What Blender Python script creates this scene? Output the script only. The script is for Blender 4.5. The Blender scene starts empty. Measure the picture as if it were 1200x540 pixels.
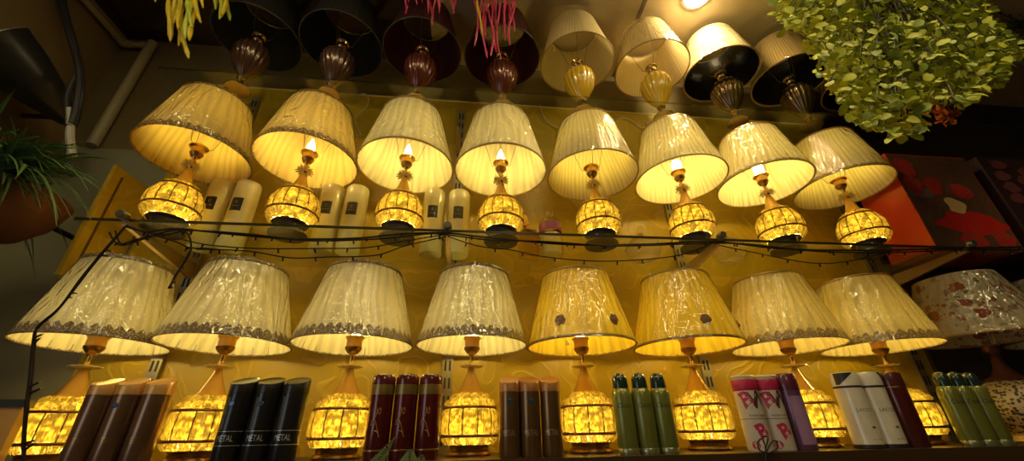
import bpy, math, random
from mathutils import Vector, Matrix
PI = math.pi
rnd = random.Random(7)
S = bpy.context.scene
COL = S.collection
CZ = 1.5                                  # camera height above the floor

# ------------------------------------------------------------------ camera
R_ = Vector((0.99437, -0.10459, -0.01704))
R0 = (Vector((0.994, -0.106, -0.017)), Vector((-0.034, -0.456, 0.889)), Vector((0.102, 0.884, 0.457)))
yaw, pit, rol, FPX = math.radians(6.59961433), math.radians(27.17520956), math.radians(-1.08980181), 461.6076
fw = Vector((math.sin(yaw)*math.cos(pit), math.cos(yaw)*math.cos(pit), math.sin(pit)))
r0 = Vector((math.cos(yaw), -math.sin(yaw), 0)); u0 = r0.cross(fw)
rt = r0*math.cos(rol) + u0*math.sin(rol); up = -r0*math.sin(rol) + u0*math.cos(rol)
cam = bpy.data.objects.new('camera', bpy.data.cameras.new('camera'))
COL.objects.link(cam)
m = Matrix.Identity(4)
for i in range(3):
    m[i][0], m[i][1], m[i][2] = rt[i], up[i], -fw[i]
m[2][3] = CZ
cam.matrix_world = m
cam.data.sensor_width = 36; cam.data.lens = FPX*36/1200; cam.data.clip_start = .01
S.camera = cam

def at(x, y, Y):
    """world point at depth Y behind the photo's pixel (x, y)"""
    d = rt*((x-600)/FPX) + up*((270-y)/FPX) + fw
    d = d*(Y/d.y)
    return Vector((d.x, d.y, d.z + CZ))

# ------------------------------------------------------------------ materials
MATS = {}
def new_mat(name):
    mt = bpy.data.materials.new(name); mt.use_nodes = True
    nt = mt.node_tree; nt.nodes.clear()
    out = nt.nodes.new('ShaderNodeOutputMaterial')
    return mt, nt, out
def N(nt, typ, **kw):
    n = nt.nodes.new(typ)
    for k, v in kw.items():
        if k.startswith('i_'): n.inputs[k[2:].replace('_', ' ')].default_value = v
        else: setattr(n, k, v)
    return n
def c4(c): return (c[0], c[1], c[2], 1)
def coords(nt, scale=(1, 1, 1), rand=True):
    tc = N(nt, 'ShaderNodeTexCoord'); mp = N(nt, 'ShaderNodeMapping')
    mp.inputs['Scale'].default_value = scale
    nt.links.new(tc.outputs['Object'], mp.inputs['Vector'])
    if rand:
        oi = N(nt, 'ShaderNodeObjectInfo'); mu = N(nt, 'ShaderNodeMath', operation='MULTIPLY'); mu.inputs[1].default_value = 37
        nt.links.new(oi.outputs['Random'], mu.inputs[0])
        nt.links.new(mu.outputs[0], mp.inputs['Location'])
    return mp
def basic(name, col, rough=.5, metal=0, coat=0, var=.12, scale=30, bump=0, emit=None, es=0, spec=.5):
    if name in MATS: return MATS[name]
    mt, nt, out = new_mat(name)
    p = N(nt, 'ShaderNodeBsdfPrincipled')
    p.inputs['Roughness'].default_value = rough; p.inputs['Metallic'].default_value = metal
    p.inputs['Coat Weight'].default_value = coat; p.inputs['Coat Roughness'].default_value = .06
    p.inputs['Specular IOR Level'].default_value = spec
    mp = coords(nt)
    nz = N(nt, 'ShaderNodeTexNoise'); nz.inputs['Scale'].default_value = scale; nz.inputs['Detail'].default_value = 3
    nt.links.new(mp.outputs[0], nz.inputs['Vector'])
    mx = N(nt, 'ShaderNodeMix', data_type='RGBA')
    mx.inputs['A'].default_value = c4([max(0, v*(1-var)) for v in col]); mx.inputs['B'].default_value = c4([min(1, v*(1+var)) for v in col])
    nt.links.new(nz.outputs['Fac'], mx.inputs['Factor']); nt.links.new(mx.outputs['Result'], p.inputs['Base Color'])
    if bump:
        b = N(nt, 'ShaderNodeBump'); b.inputs['Strength'].default_value = bump; b.inputs['Distance'].default_value = .003
        nt.links.new(nz.outputs['Fac'], b.inputs['Height']); nt.links.new(b.outputs[0], p.inputs['Normal'])
    if emit:
        p.inputs['Emission Color'].default_value = c4(emit); p.inputs['Emission Strength'].default_value = es
    nt.links.new(p.outputs[0], out.inputs['Surface'])
    MATS[name] = mt; return mt

def emitter(name, col, st):
    if name in MATS: return MATS[name]
    mt, nt, out = new_mat(name); e = N(nt, 'ShaderNodeEmission')
    e.inputs['Color'].default_value = c4(col); e.inputs['Strength'].default_value = st
    nt.links.new(e.outputs[0], out.inputs['Surface']); MATS[name] = mt; return mt

def shade_mat(name, col, trans=.3, film=.7, pleat_rough=.8, pattern=None, pleats=30, stripe=.13):
    """pleated fabric in a crinkled clear plastic wrap"""
    if name in MATS: return MATS[name]
    mt, nt, out = new_mat(name)
    p = N(nt, 'ShaderNodeBsdfPrincipled'); tr = N(nt, 'ShaderNodeBsdfTranslucent'); mix = N(nt, 'ShaderNodeMixShader')
    p.inputs['Roughness'].default_value = pleat_rough; p.inputs['Specular IOR Level'].default_value = .2
    mp = coords(nt, (1, 1, .28))
    nz = N(nt, 'ShaderNodeTexNoise'); nz.inputs['Scale'].default_value = 60; nt.links.new(mp.outputs[0], nz.inputs['Vector'])
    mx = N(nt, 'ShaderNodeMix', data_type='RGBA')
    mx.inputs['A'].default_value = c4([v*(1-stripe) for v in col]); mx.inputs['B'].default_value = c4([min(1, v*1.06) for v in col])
    # pleat shading painted into the cloth colour, darker where folds double the cloth
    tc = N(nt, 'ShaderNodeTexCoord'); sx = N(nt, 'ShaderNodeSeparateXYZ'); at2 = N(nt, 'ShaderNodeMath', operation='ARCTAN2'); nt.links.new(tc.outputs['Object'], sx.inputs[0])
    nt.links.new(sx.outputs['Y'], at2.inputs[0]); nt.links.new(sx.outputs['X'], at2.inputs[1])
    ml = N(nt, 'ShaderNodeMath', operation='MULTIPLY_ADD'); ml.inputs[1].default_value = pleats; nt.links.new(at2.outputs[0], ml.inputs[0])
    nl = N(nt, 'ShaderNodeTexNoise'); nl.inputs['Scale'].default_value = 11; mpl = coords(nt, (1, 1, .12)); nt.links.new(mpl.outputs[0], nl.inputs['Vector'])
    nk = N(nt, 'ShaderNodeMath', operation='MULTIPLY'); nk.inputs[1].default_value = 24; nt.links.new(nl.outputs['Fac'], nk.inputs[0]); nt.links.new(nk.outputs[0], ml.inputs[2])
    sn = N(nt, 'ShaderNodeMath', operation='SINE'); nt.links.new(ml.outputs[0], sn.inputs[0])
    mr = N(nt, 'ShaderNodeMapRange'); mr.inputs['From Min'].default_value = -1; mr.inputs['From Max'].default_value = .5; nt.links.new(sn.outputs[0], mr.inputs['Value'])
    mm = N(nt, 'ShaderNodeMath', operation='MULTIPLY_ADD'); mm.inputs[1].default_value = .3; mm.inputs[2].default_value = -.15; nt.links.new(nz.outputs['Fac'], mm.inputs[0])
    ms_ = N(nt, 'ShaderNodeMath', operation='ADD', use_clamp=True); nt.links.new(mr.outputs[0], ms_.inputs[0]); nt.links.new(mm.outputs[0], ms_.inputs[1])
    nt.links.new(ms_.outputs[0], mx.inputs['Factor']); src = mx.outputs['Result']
    if pattern:
        for (c, sc, thr) in pattern:
            v = N(nt, 'ShaderNodeTexVoronoi'); v.inputs['Scale'].default_value = sc; v.inputs['Randomness'].default_value = 1
            dn = N(nt, 'ShaderNodeTexNoise'); dn.inputs['Scale'].default_value = 70
            m3 = coords(nt, (1, 1, 1)); ad = N(nt, 'ShaderNodeMix', data_type='VECTOR'); ad.inputs['Factor'].default_value = .03
            nt.links.new(m3.outputs[0], ad.inputs['A']); nt.links.new(m3.outputs[0], dn.inputs['Vector']); nt.links.new(dn.outputs['Color'], ad.inputs['B'])
            nt.links.new(ad.outputs['Result'], v.inputs['Vector'])
            lt = N(nt, 'ShaderNodeMath', operation='LESS_THAN'); lt.inputs[1].default_value = thr; nt.links.new(v.outputs['Distance'], lt.inputs[0])
            m4 = N(nt, 'ShaderNodeMix', data_type='RGBA'); m4.inputs['B'].default_value = c4(c)
            nt.links.new(lt.outputs[0], m4.inputs['Factor']); nt.links.new(src, m4.inputs['A']); src = m4.outputs['Result']
    nt.links.new(src, p.inputs['Base Color']); nt.links.new(src, tr.inputs['Color'])
    mix.inputs[0].default_value = trans
    nt.links.new(p.outputs[0], mix.inputs[1]); nt.links.new(tr.outputs[0], mix.inputs[2]); nt.links.new(mix.outputs[0], out.inputs['Surface'])
    MATS[name] = mt; return mt

def schlick(nt, f0=.04, nrm=None):
    lw_ = N(nt, 'ShaderNodeLayerWeight'); lw_.inputs['Blend'].default_value = .5
    if nrm: nt.links.new(nrm, lw_.inputs['Normal'])
    pw = N(nt, 'ShaderNodeMath', operation='POWER'); pw.inputs[1].default_value = 5
    ma = N(nt, 'ShaderNodeMath', operation='MULTIPLY_ADD'); ma.inputs[1].default_value = 1-f0; ma.inputs[2].default_value = f0
    nt.links.new(lw_.outputs['Facing'], pw.inputs[0]); nt.links.new(pw.outputs[0], ma.inputs[0]); return ma.outputs[0]
def film_mat(name, scale=20, dist=.017, stretch=.24):
    """thin clear plastic wrap with crinkles"""
    mt, nt, out = new_mat(name)
    t = N(nt, 'ShaderNodeBsdfTransparent'); t.inputs['Color'].default_value = (.97, .97, .96, 1)
    g = N(nt, 'ShaderNodeBsdfGlossy'); g.inputs['Roughness'].default_value = .04
    hs = []
    for sc, st, ds in ((scale, stretch, 1.8), (scale*2.6, .55, 1.0)):
        mp = coords(nt, (1, 1, st)); n = N(nt, 'ShaderNodeTexNoise'); n.inputs['Scale'].default_value = sc; n.inputs['Detail'].default_value = 2; n.inputs['Distortion'].default_value = ds
        nt.links.new(mp.outputs[0], n.inputs['Vector'])
        sb = N(nt, 'ShaderNodeMath', operation='SUBTRACT'); sb.inputs[1].default_value = .5; ab = N(nt, 'ShaderNodeMath', operation='ABSOLUTE')
        nt.links.new(n.outputs['Fac'], sb.inputs[0]); nt.links.new(sb.outputs[0], ab.inputs[0]); hs.append(ab)
    md = N(nt, 'ShaderNodeMath', operation='MULTIPLY_ADD'); md.inputs[1].default_value = .3
    nt.links.new(hs[1].outputs[0], md.inputs[0]); nt.links.new(hs[0].outputs[0], md.inputs[2])
    b = N(nt, 'ShaderNodeBump'); b.inputs['Strength'].default_value = 1; b.inputs['Distance'].default_value = dist
    nt.links.new(md.outputs[0], b.inputs['Height']); nt.links.new(b.outputs[0], g.inputs['Normal'])
    mx = N(nt, 'ShaderNodeMixShader'); nt.links.new(schlick(nt, .14, b.outputs[0]), mx.inputs[0])
    nt.links.new(t.outputs[0], mx.inputs[1]); nt.links.new(g.outputs[0], mx.inputs[2]); nt.links.new(mx.outputs[0], out.inputs['Surface'])
    return mt
def crystal_mat(name, tint=(1, .84, .38), rough=.02, bscale=150, bstr=1.0, refr=.7, squash=1):
    if name in MATS: return MATS[name]
    mt, nt, out = new_mat(name)
    rf = N(nt, 'ShaderNodeBsdfRefraction'); tr = N(nt, 'ShaderNodeBsdfTranslucent'); gl = N(nt, 'ShaderNodeBsdfGlossy')
    rf.inputs['IOR'].default_value = 1.25; rf.inputs['Roughness'].default_value = rough; rf.inputs['Color'].default_value = c4(tint)
    tr.inputs['Color'].default_value = c4(tint); gl.inputs['Roughness'].default_value = .08
    mp = coords(nt, (1, 1, squash))
    v = N(nt, 'ShaderNodeTexVoronoi'); v.inputs['Scale'].default_value = bscale; v.feature = 'F1'
    nt.links.new(mp.outputs[0], v.inputs['Vector'])
    b = N(nt, 'ShaderNodeBump'); b.inputs['Strength'].default_value = bstr; b.inputs['Distance'].default_value = .004
    nt.links.new(v.outputs['Distance'], b.inputs['Height'])
    for s in (rf, tr, gl): nt.links.new(b.outputs[0], s.inputs['Normal'])
    m1 = N(nt, 'ShaderNodeMixShader'); m1.inputs[0].default_value = refr
    nt.links.new(tr.outputs[0], m1.inputs[1]); nt.links.new(rf.outputs[0], m1.inputs[2])
    m2 = N(nt, 'ShaderNodeMixShader'); nt.links.new(schlick(nt, .05, b.outputs[0]), m2.inputs[0])
    nt.links.new(m1.outputs[0], m2.inputs[1]); nt.links.new(gl.outputs[0], m2.inputs[2]); nt.links.new(m2.outputs[0], out.inputs['Surface'])
    MATS[name] = mt; return mt

def sheet_glass(name, tint=(.93, .96, .9), ior=1.35):
    if name in MATS: return MATS[name]
    mt, nt, out = new_mat(name)
    t = N(nt, 'ShaderNodeBsdfTransparent'); t.inputs['Color'].default_value = c4(tint)
    g = N(nt, 'ShaderNodeBsdfGlossy'); g.inputs['Roughness'].default_value = .02
    mx = N(nt, 'ShaderNodeMixShader')
    nt.links.new(schlick(nt, .035), mx.inputs[0]); nt.links.new(t.outputs[0], mx.inputs[1]); nt.links.new(g.outputs[0], mx.inputs[2])
    nt.links.new(mx.outputs[0], out.inputs['Surface']); MATS[name] = mt; return mt

def wallpaper(name, a, b, swirl=1.0, bump=.35, rough=.42, spec=.5):
    if name in MATS: return MATS[name]
    mt, nt, out = new_mat(name)
    p = N(nt, 'ShaderNodeBsdfPrincipled'); p.inputs['Roughness'].default_value = rough; p.inputs['Specular IOR Level'].default_value = spec
    mp = coords(nt, rand=False)
    n1 = N(nt, 'ShaderNodeTexNoise'); n1.inputs['Scale'].default_value = 5; n1.inputs['Detail'].default_value = 2
    nt.links.new(mp.outputs[0], n1.inputs['Vector'])
    ad = N(nt, 'ShaderNodeMix', data_type='VECTOR'); ad.inputs['Factor'].default_value = .22
    nt.links.new(mp.outputs[0], ad.inputs['A']); nt.links.new(n1.outputs['Color'], ad.inputs['B'])
    v = N(nt, 'ShaderNodeTexVoronoi'); v.inputs['Scale'].default_value = 7.5; nt.links.new(ad.outputs['Result'], v.inputs['Vector'])
    sn = N(nt, 'ShaderNodeMath', operation='SINE'); mu = N(nt, 'ShaderNodeMath', operation='MULTIPLY'); mu.inputs[1].default_value = 26
    nt.links.new(v.outputs['Distance'], mu.inputs[0]); nt.links.new(mu.outputs[0], sn.inputs[0])
    gt = N(nt, 'ShaderNodeMapRange'); gt.inputs['From Min'].default_value = .55; gt.inputs['From Max'].default_value = .95
    nt.links.new(sn.outputs[0], gt.inputs['Value'])
    n2 = N(nt, 'ShaderNodeTexNoise'); n2.inputs['Scale'].default_value = 2.5; n2.inputs['Detail'].default_value = 4; nt.links.new(mp.outputs[0], n2.inputs['Vector'])
    mx = N(nt, 'ShaderNodeMix', data_type='RGBA'); mx.inputs['A'].default_value = c4(a); mx.inputs['B'].default_value = c4(b)
    nt.links.new(n2.outputs['Fac'], mx.inputs['Factor'])
    m2 = N(nt, 'ShaderNodeMix', data_type='RGBA'); m2.inputs['B'].default_value = c4([min(1, x*1.25) for x in b])
    sc = N(nt, 'ShaderNodeMath', operation='MULTIPLY'); sc.inputs[1].default_value = .55*swirl
    nt.links.new(gt.outputs[0], sc.inputs[0]); nt.links.new(sc.outputs[0], m2.inputs['Factor']); nt.links.new(mx.outputs['Result'], m2.inputs['A'])
    nt.links.new(m2.outputs['Result'], p.inputs['Base Color'])
    bp = N(nt, 'ShaderNodeBump'); bp.inputs['Strength'].default_value = bump*swirl; bp.inputs['Distance'].default_value = .004
    nt.links.new(gt.outputs[0], bp.inputs['Height']); nt.links.new(bp.outputs[0], p.inputs['Normal'])
    nt.links.new(p.outputs[0], out.inputs['Surface']); MATS[name] = mt; return mt

def two_tone(name, a, b, scale=260, thr=.42, rough=.6, metal=0, dist='F1', trans=0):
    """lace / filigree: little holes of colour a in a ground of colour b"""
    if name in MATS: return MATS[name]
    mt, nt, out = new_mat(name)
    p = N(nt, 'ShaderNodeBsdfPrincipled'); p.inputs['Roughness'].default_value = rough; p.inputs['Metallic'].default_value = metal
    mp = coords(nt); v = N(nt, 'ShaderNodeTexVoronoi'); v.inputs['Scale'].default_value = scale; v.feature = dist
    nt.links.new(mp.outputs[0], v.inputs['Vector'])
    lt = N(nt, 'ShaderNodeMath', operation='LESS_THAN'); lt.inputs[1].default_value = thr; nt.links.new(v.outputs['Distance'], lt.inputs[0])
    mx = N(nt, 'ShaderNodeMix', data_type='RGBA'); mx.inputs['A'].default_value = c4(b); mx.inputs['B'].default_value = c4(a)
    nt.links.new(lt.outputs[0], mx.inputs['Factor']); nt.links.new(mx.outputs['Result'], p.inputs['Base Color'])
    if trans:
        tr = N(nt, 'ShaderNodeBsdfTranslucent'); ms = N(nt, 'ShaderNodeMixShader'); ms.inputs[0].default_value = trans
        nt.links.new(mx.outputs['Result'], tr.inputs['Color']); nt.links.new(p.outputs[0], ms.inputs[1]); nt.links.new(tr.outputs[0], ms.inputs[2]); nt.links.new(ms.outputs[0], out.inputs['Surface'])
    else: nt.links.new(p.outputs[0], out.inputs['Surface'])
    MATS[name] = mt; return mt

# ------------------------------------------------------------------ mesh builder
class MB:
    def __init__(s): s.v = []; s.f = []
    def add(s, vs, fs):
        o = len(s.v); s.v += [tuple(v) for v in vs]; s.f += [tuple(i+o for i in f) for f in fs]
    def lathe(s, prof, n=32, c=(0, 0, 0), mod=None, cap0=False, cap1=False, ax=None):
        vs = []; k = len(prof)
        for j, (r, z) in enumerate(prof):
            for i in range(n):
                t = 2*PI*i/n; rr = r*(mod(t, j/(k-1)) if mod else 1)
                p = Vector((rr*math.cos(t), rr*math.sin(t), z))
                if ax: p = ax @ p
                vs.append((p.x+c[0], p.y+c[1], p.z+c[2]))
        fs = [(j*n+i, j*n+(i+1) % n, (j+1)*n+(i+1) % n, (j+1)*n+i) for j in range(k-1) for i in range(n)]
        if cap0: fs.append(tuple(range(n))[::-1])
        if cap1: fs.append(tuple(range((k-1)*n, k*n)))
        s.add(vs, fs)
    def box(s, a, b, M=None):
        vs = [Vector((x, y, z)) for z in (a[2], b[2]) for y in (a[1], b[1]) for x in (a[0], b[0])]
        if M: vs = [M @ v for v in vs]
        s.add(vs, [(0, 2, 3, 1), (4, 5, 7, 6), (0, 1, 5, 4), (1, 3, 7, 5), (3, 2, 6, 7), (2, 0, 4, 6)])
    def tube(s, pts, r, n=8, cap=True):
        pts = [Vector(p) for p in pts]; k = len(pts); rs = r if isinstance(r, (list, tuple)) else [r]*k
        ref = Vector((0, 0, 1)); vs = []
        for j in range(k):
            d = (pts[min(j+1, k-1)]-pts[max(j-1, 0)]).normalized()
            a = d.cross(ref)
            if a.length < .05: a = d.cross(Vector((1, 0, 0)))
            a.normalize(); b = d.cross(a)
            for i in range(n):
                t = 2*PI*i/n; vs.append(pts[j]+(a*math.cos(t)+b*math.sin(t))*rs[j])
        fs = [(j*n+i, j*n+(i+1) % n, (j+1)*n+(i+1) % n, (j+1)*n+i) for j in range(k-1) for i in range(n)]
        if cap: fs += [tuple(range(n))[::-1], tuple(range((k-1)*n, k*n))]
        s.add(vs, fs)
    def ball(s, c, r, n=10, k=6, sq=(1, 1, 1)):
        vs = []; fs = []
        for j in range(k+1):
            ph = PI*j/k
            for i in range(n):
                t = 2*PI*i/n
                vs.append((c[0]+r*sq[0]*math.sin(ph)*math.cos(t), c[1]+r*sq[1]*math.sin(ph)*math.sin(t), c[2]-r*sq[2]*math.cos(ph)))
        fs = [(j*n+i, j*n+(i+1) % n, (j+1)*n+(i+1) % n, (j+1)*n+i) for j in range(k) for i in range(n)]
        s.add(vs, fs)
    def torus(s, R, r, z, n=48, k=8, c=(0, 0)):
        vs = [((R+r*math.cos(b))*math.cos(a)+c[0], (R+r*math.cos(b))*math.sin(a)+c[1], z+r*math.sin(b)) for a in [2*PI*i/n for i in range(n)] for b in [2*PI*j/k for j in range(k)]]
        fs = [(i*k+j, ((i+1) % n)*k+j, ((i+1) % n)*k+(j+1) % k, i*k+(j+1) % k) for i in range(n) for j in range(k)]
        s.add(vs, fs)
    def leaf(s, p, d, nrm, L, W, cup=.2):
        d = d.normalized(); w = d.cross(nrm)
        if w.length < 1e-3: w = d.cross(Vector((.3, 1, .2)))
        w.normalize(); u = w.cross(d)
        vs = []; prof = ((0, .12), (.3, .85), (.65, 1), (.92, .55))
        for t, q in prof:
            c = p+d*(L*t)-u*(L*.25*t*t)
            vs += [c-w*(W*q/2)+u*(W*cup*q), c, c+w*(W*q/2)+u*(W*cup*q)]
        vs.append(p+d*L-u*(L*.25))
        fs = []
        for j in range(3):
            a = j*3; fs += [(a, a+1, a+4, a+3), (a+1, a+2, a+5, a+4)]
        fs += [(9, 10, 12), (10, 11, 12)]
        s.add(vs, fs)
    def mesh(s, name, mat, smooth=True, angle=35):
        me = bpy.data.meshes.new(name); me.from_pydata(s.v, [], s.f); me.validate(); me.update()
        me.materials.append(mat)
        if smooth:
            me.polygons.foreach_set('use_smooth', [True]*len(me.polygons))
            me.set_sharp_from_angle(angle=math.radians(angle))
        return me
    def build(s, name, mat, parent=None, loc=None, smooth=True, angle=35, rot=None):
        return link(s.mesh(name, mat, smooth, angle), name, parent, loc, rot)

def link(me, name, parent=None, loc=None, rot=None):
    o = bpy.data.objects.new(name, me); COL.objects.link(o)
    if parent: o.parent = parent
    if loc is not None: o.location = loc
    if rot is not None: o.rotation_euler = rot
    return o
def thing(name, label, cat, loc=(0, 0, 0), group=None, rz=0):
    o = bpy.data.objects.new(name, None); COL.objects.link(o); o.location = loc; o.rotation_euler = (0, 0, rz); o.empty_display_size = .03
    o['label'] = label; o['category'] = cat
    if group: o['group'] = group
    return o
def tag(o, label, cat, group=None, kind=None):
    o['label'] = label; o['category'] = cat
    if group: o['group'] = group
    if kind: o['kind'] = kind
    return o
def struct(o, label=None):
    o['kind'] = 'structure'
    if label: o['label'] = label
    return o
def copy_tree(o, loc=None, label=None):
    c = o.copy(); COL.objects.link(c)
    if loc is not None: c.location = loc
    if label: c['label'] = label
    for ch in list(o.children):
        d = copy_tree(ch); d.parent = c; d.matrix_parent_inverse = ch.matrix_parent_inverse.copy()
    return c
def text_geo(txt, size, res=3, bold=0):
    cu = bpy.data.curves.new('txt', 'FONT'); cu.body = txt; cu.size = size; cu.align_x = 'CENTER'; cu.align_y = 'CENTER'; cu.resolution_u = res; cu.offset = bold
    ob = bpy.data.objects.new('txt', cu); COL.objects.link(ob)
    dg = bpy.context.evaluated_depsgraph_get(); me = ob.evaluated_get(dg).to_mesh()
    vs = [v.co.copy() for v in me.vertices]; fs = [tuple(p.vertices) for p in me.polygons]
    ob.evaluated_get(dg).to_mesh_clear(); bpy.data.objects.remove(ob); bpy.data.curves.remove(cu)
    return vs, fs
def wrap_text(mb, txt, size, r, z, ang=-PI/2, rot=0, stretch=1.0, shear=0, bold=0):
    """lettering wrapped on a cylinder of radius r, centred at height z and angle ang"""
    vs, fs = text_geo(txt, size, 3, bold); cr, sr = math.cos(rot), math.sin(rot); out = []
    for v in vs:
        x, y = v.x*stretch+shear*v.y, v.y
        x, y = x*cr-y*sr, x*sr+y*cr
        t = ang+x/r; out.append((r*math.cos(t), r*math.sin(t), z+y))
    mb.add(out, fs)

# ------------------------------------------------------------------ palette
gold = basic('gold_metal', (.85, .55, .16), .22, 1, var=.1)
brass = basic('dark_brass', (.42, .24, .08), .3, 1)
bronze_ring = basic('bronze_band', (.2, .09, .02), .4, 1)
dark_wood = basic('dark_pedestal', (.055, .04, .03), .35, 0, .3)
pedestal_gold = basic('pedestal_gold', (.36, .2, .07), .25, .9)
porcelain = basic('amber_cup', (.85, .46, .08), .35, .1)
necks = basic('amber_neck', (.72, .38, .05), .25, .25, .5)
crystal = crystal_mat('lit_crystal')
crystal_tall = crystal_mat('lit_crystal_fluted', squash=.3)
drip_m = basic('drip_glass', (.86, .68, .28), .12, .1, .8)
clear_crystal = crystal_mat('clear_crystal', (1, .93, .75), bscale=60, bstr=.4, refr=.7)
def core_mat():  # spotted glow strength put in for sparkle through the crystal
    mt, nt, out = new_mat('lamp_core'); e = N(nt, 'ShaderNodeEmission'); e.inputs['Color'].default_value = (1, .69, .13, 1)
    mp = coords(nt, rand=False); v = N(nt, 'ShaderNodeTexVoronoi'); v.inputs['Scale'].default_value = 95; nt.links.new(mp.outputs[0], v.inputs['Vector'])
    mr = N(nt, 'ShaderNodeMapRange'); mr.inputs['From Min'].default_value = .15; mr.inputs['From Max'].default_value = .6; mr.inputs['To Min'].default_value = 4.4; mr.inputs['To Max'].default_value = .15
    nt.links.new(v.outputs['Distance'], mr.inputs['Value']); nt.links.new(mr.outputs[0], e.inputs['Strength']); nt.links.new(e.outputs[0], out.inputs['Surface']); return mt
core_m = core_mat()
led_m = emitter('led_point', (1, .76, .24), 60.0)
bulb_m = emitter('bulb_glow', (1, .765, .22), 90.0)
low_bulb_m = emitter('low_bulb_glow', (1, .77, .24), 74.0)
white_bulb_m = emitter('frosted_bulb_glow', (1, .77, .25), 75.0)
off_bulb = basic('unlit_bulb', (.85, .75, .55), .25)
wire_m = basic('carrier_wire', (.3, .22, .12), .4, .6)

# ------------------------------------------------------------------ lamp shades
def shade_mesh(name, mat, rb, rtp, h, npl=40, amp=.026, nz=6, bell=.0, z0=0):
    mb = MB(); prof = []
    for j in range(nz+1):
        t = j/nz; prof.append((rb+(rtp-rb)*(t+bell*math.sin(PI*t)), z0+h*t))
    mb.lathe(prof, npl*4, mod=lambda t, u: 1+amp*(.6*math.sin(npl*t)+.4*math.sin(npl*.5*t+1.3*math.sin(5*t)))*(.55+.45*(1-u)))
    return mb.mesh(name, mat, angle=80)
def trim_mesh(name, mat, r, slope, h, nsc=0, z0=0, out=.003, thick=.0):
    """band hugging the shade from z0 up; nsc > 0 gives a scalloped upper edge"""
    mb = MB(); n = max(96, nsc*8); vs = []; rows = 4
    for j in range(rows+1):
        for i in range(n):
            t = 2*PI*i/n
            hh = h*(.55+.45*abs(math.sin(nsc*t/2))) if nsc else h
            z = hh*j/rows; rr = r+out-slope*z
            vs.append((rr*math.cos(t), rr*math.sin(t), z0+z))
    fs = [(j*n+i, j*n+(i+1) % n, (j+1)*n+(i+1) % n, (j+1)*n+i) for j in range(rows) for i in range(n)]
    mb.add(vs, fs)
    mb.torus(r+out*.6, .0026, z0, n=96, k=6)
    return mb.mesh(name, mat)

# ------------------------------------------------------------------ crystal lamp pieces
def stud(mb, c, ax_t, ax_z, nrm, w, h, d):
    """one cut-glass facet block: bevelled rectangular stud"""
    pts = []
    for k, (s, o) in enumerate(((1, 0), (.62, d))):
        for a, b in ((-1, -1), (1, -1), (1, 1), (-1, 1)):
            pts.append(c+ax_t*(a*w/2*s)+ax_z*(b*h/2*s)+nrm*o)
    mb.add(pts, [(4, 5, 6, 7), (0, 1, 5, 4), (1, 2, 6, 5), (2, 3, 7, 6), (3, 0, 4, 7)])
def body_profile(kind):
    # (r, z) measured from the shelf
    if kind == 'low': return dict(bot=.024, ring1=.043, ring2=.106, top=.140, rb=.050, rm=.068, rt=.064, rc=.034)
    return dict(bot=.038, ring1=.066, ring2=.136, top=.154, rb=.046, rm=.0675, rt=.048, rc=.026)
def crystal_body(kind):
    q = body_profile(kind); mb = MB(); n = 12 if kind == 'low' else 14
    def r_at(z):
        if z <= q['ring1']:
            t = (z-q['bot'])/(q['ring1']-q['bot']); return q['rb']+(q['rm']*.985-q['rb'])*math.sin(t*PI/2)
        if z <= q['ring2']:
            t = (z-q['ring1'])/(q['ring2']-q['ring1'])
            base = q['rm']*.985+(q['rt']-q['rm']*.985)*t
            return base+(.004 if kind == 'low' else .0085)*math.sin(PI*t)
        t = (z-q['ring2'])/(q['top']-q['ring2']); return q['rc']+(q['rt']-q['rc'])*math.cos(t*PI/2)
    Z = Vector((0, 0, 1))
    def row(z0, z1, cnt, off, d, gap=.9):
        zc = (z0+z1)/2
        for i in range(cnt):
            t = 2*PI*(i+off)/cnt; rr = r_at(zc); e = .001
            sl = (r_at(z1-e)-r_at(z0+e))/(z1-z0)
            nrm = Vector((math.cos(t), math.sin(t), -sl)).normalized(); tan = Vector((-math.sin(t), math.cos(t), 0)); az = nrm.cross(tan)
            c = Vector((rr*math.cos(t), rr*math.sin(t), zc)); w = 2*PI*rr/cnt*gap
            stud(mb, c, tan, az, nrm, w, (z1-z0)/math.cos(math.atan(sl))*.94, d)
    b = q['bot']; r1 = q['ring1']; r2 = q['ring2']; tp = q['top']
    row(b, r1-.002, 18, .0, .005)
    seg = 1 if kind == 'low' else 3
    for k in range(seg):
        row(r1+.003+(r2-r1-.006)*k/seg, r1+.003+(r2-r1-.006)*(k+1)/seg, n, 0, .0028, .93)
    if kind == 'low':
        row(r2+.003, r2+.003+(tp-r2-.003)*.52, 20, .5, .005); row(r2+.003+(tp-r2-.003)*.52, tp, 14, 0, .005)
    else: row(r2+.003, tp, 16, .5, .004)
    # glass wall behind the studs so the body is closed
    prof = [(r_at(z)-.0012, z) for z in [b+(tp-b)*k/14 for k in range(15)]]
    mb.lathe(prof, 48)
    bands = MB(); bands.torus(r_at(r1)+.0015, .0032, r1); bands.torus(r_at(r2)+.0015, .0032, r2); bands.torus(q['rb'], .002, b)
    for i in range(n):
        t = 2*PI*(i+.5)/n
        bands.tube([((r_at(z)+.002)*math.cos(t), (r_at(z)+.002)*math.sin(t), z) for z in [r1+(r2-r1)*k/5 for k in range(6)]], .0016, 5)
    core = MB(); core.lathe([(.001, b+.006), (q['rb']*.72, b+.008), (q['rm']*.74, (r1+r2)/2), (q['rt']*.7, r2), (.016, tp-.008), (.001, tp-.006)], 20)
    leds = [(q['rb']*.86*math.cos(t), q['rb']*.86*math.sin(t), b+.010) for t in [2*PI*i/9+.2 for i in range(9)]]
    return (mb.mesh('crystal_body', crystal_tall if kind == 'low' else crystal, False), bands.mesh('band_frame', bronze_ring), core.mesh('light_core', core_m), leds)
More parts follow.
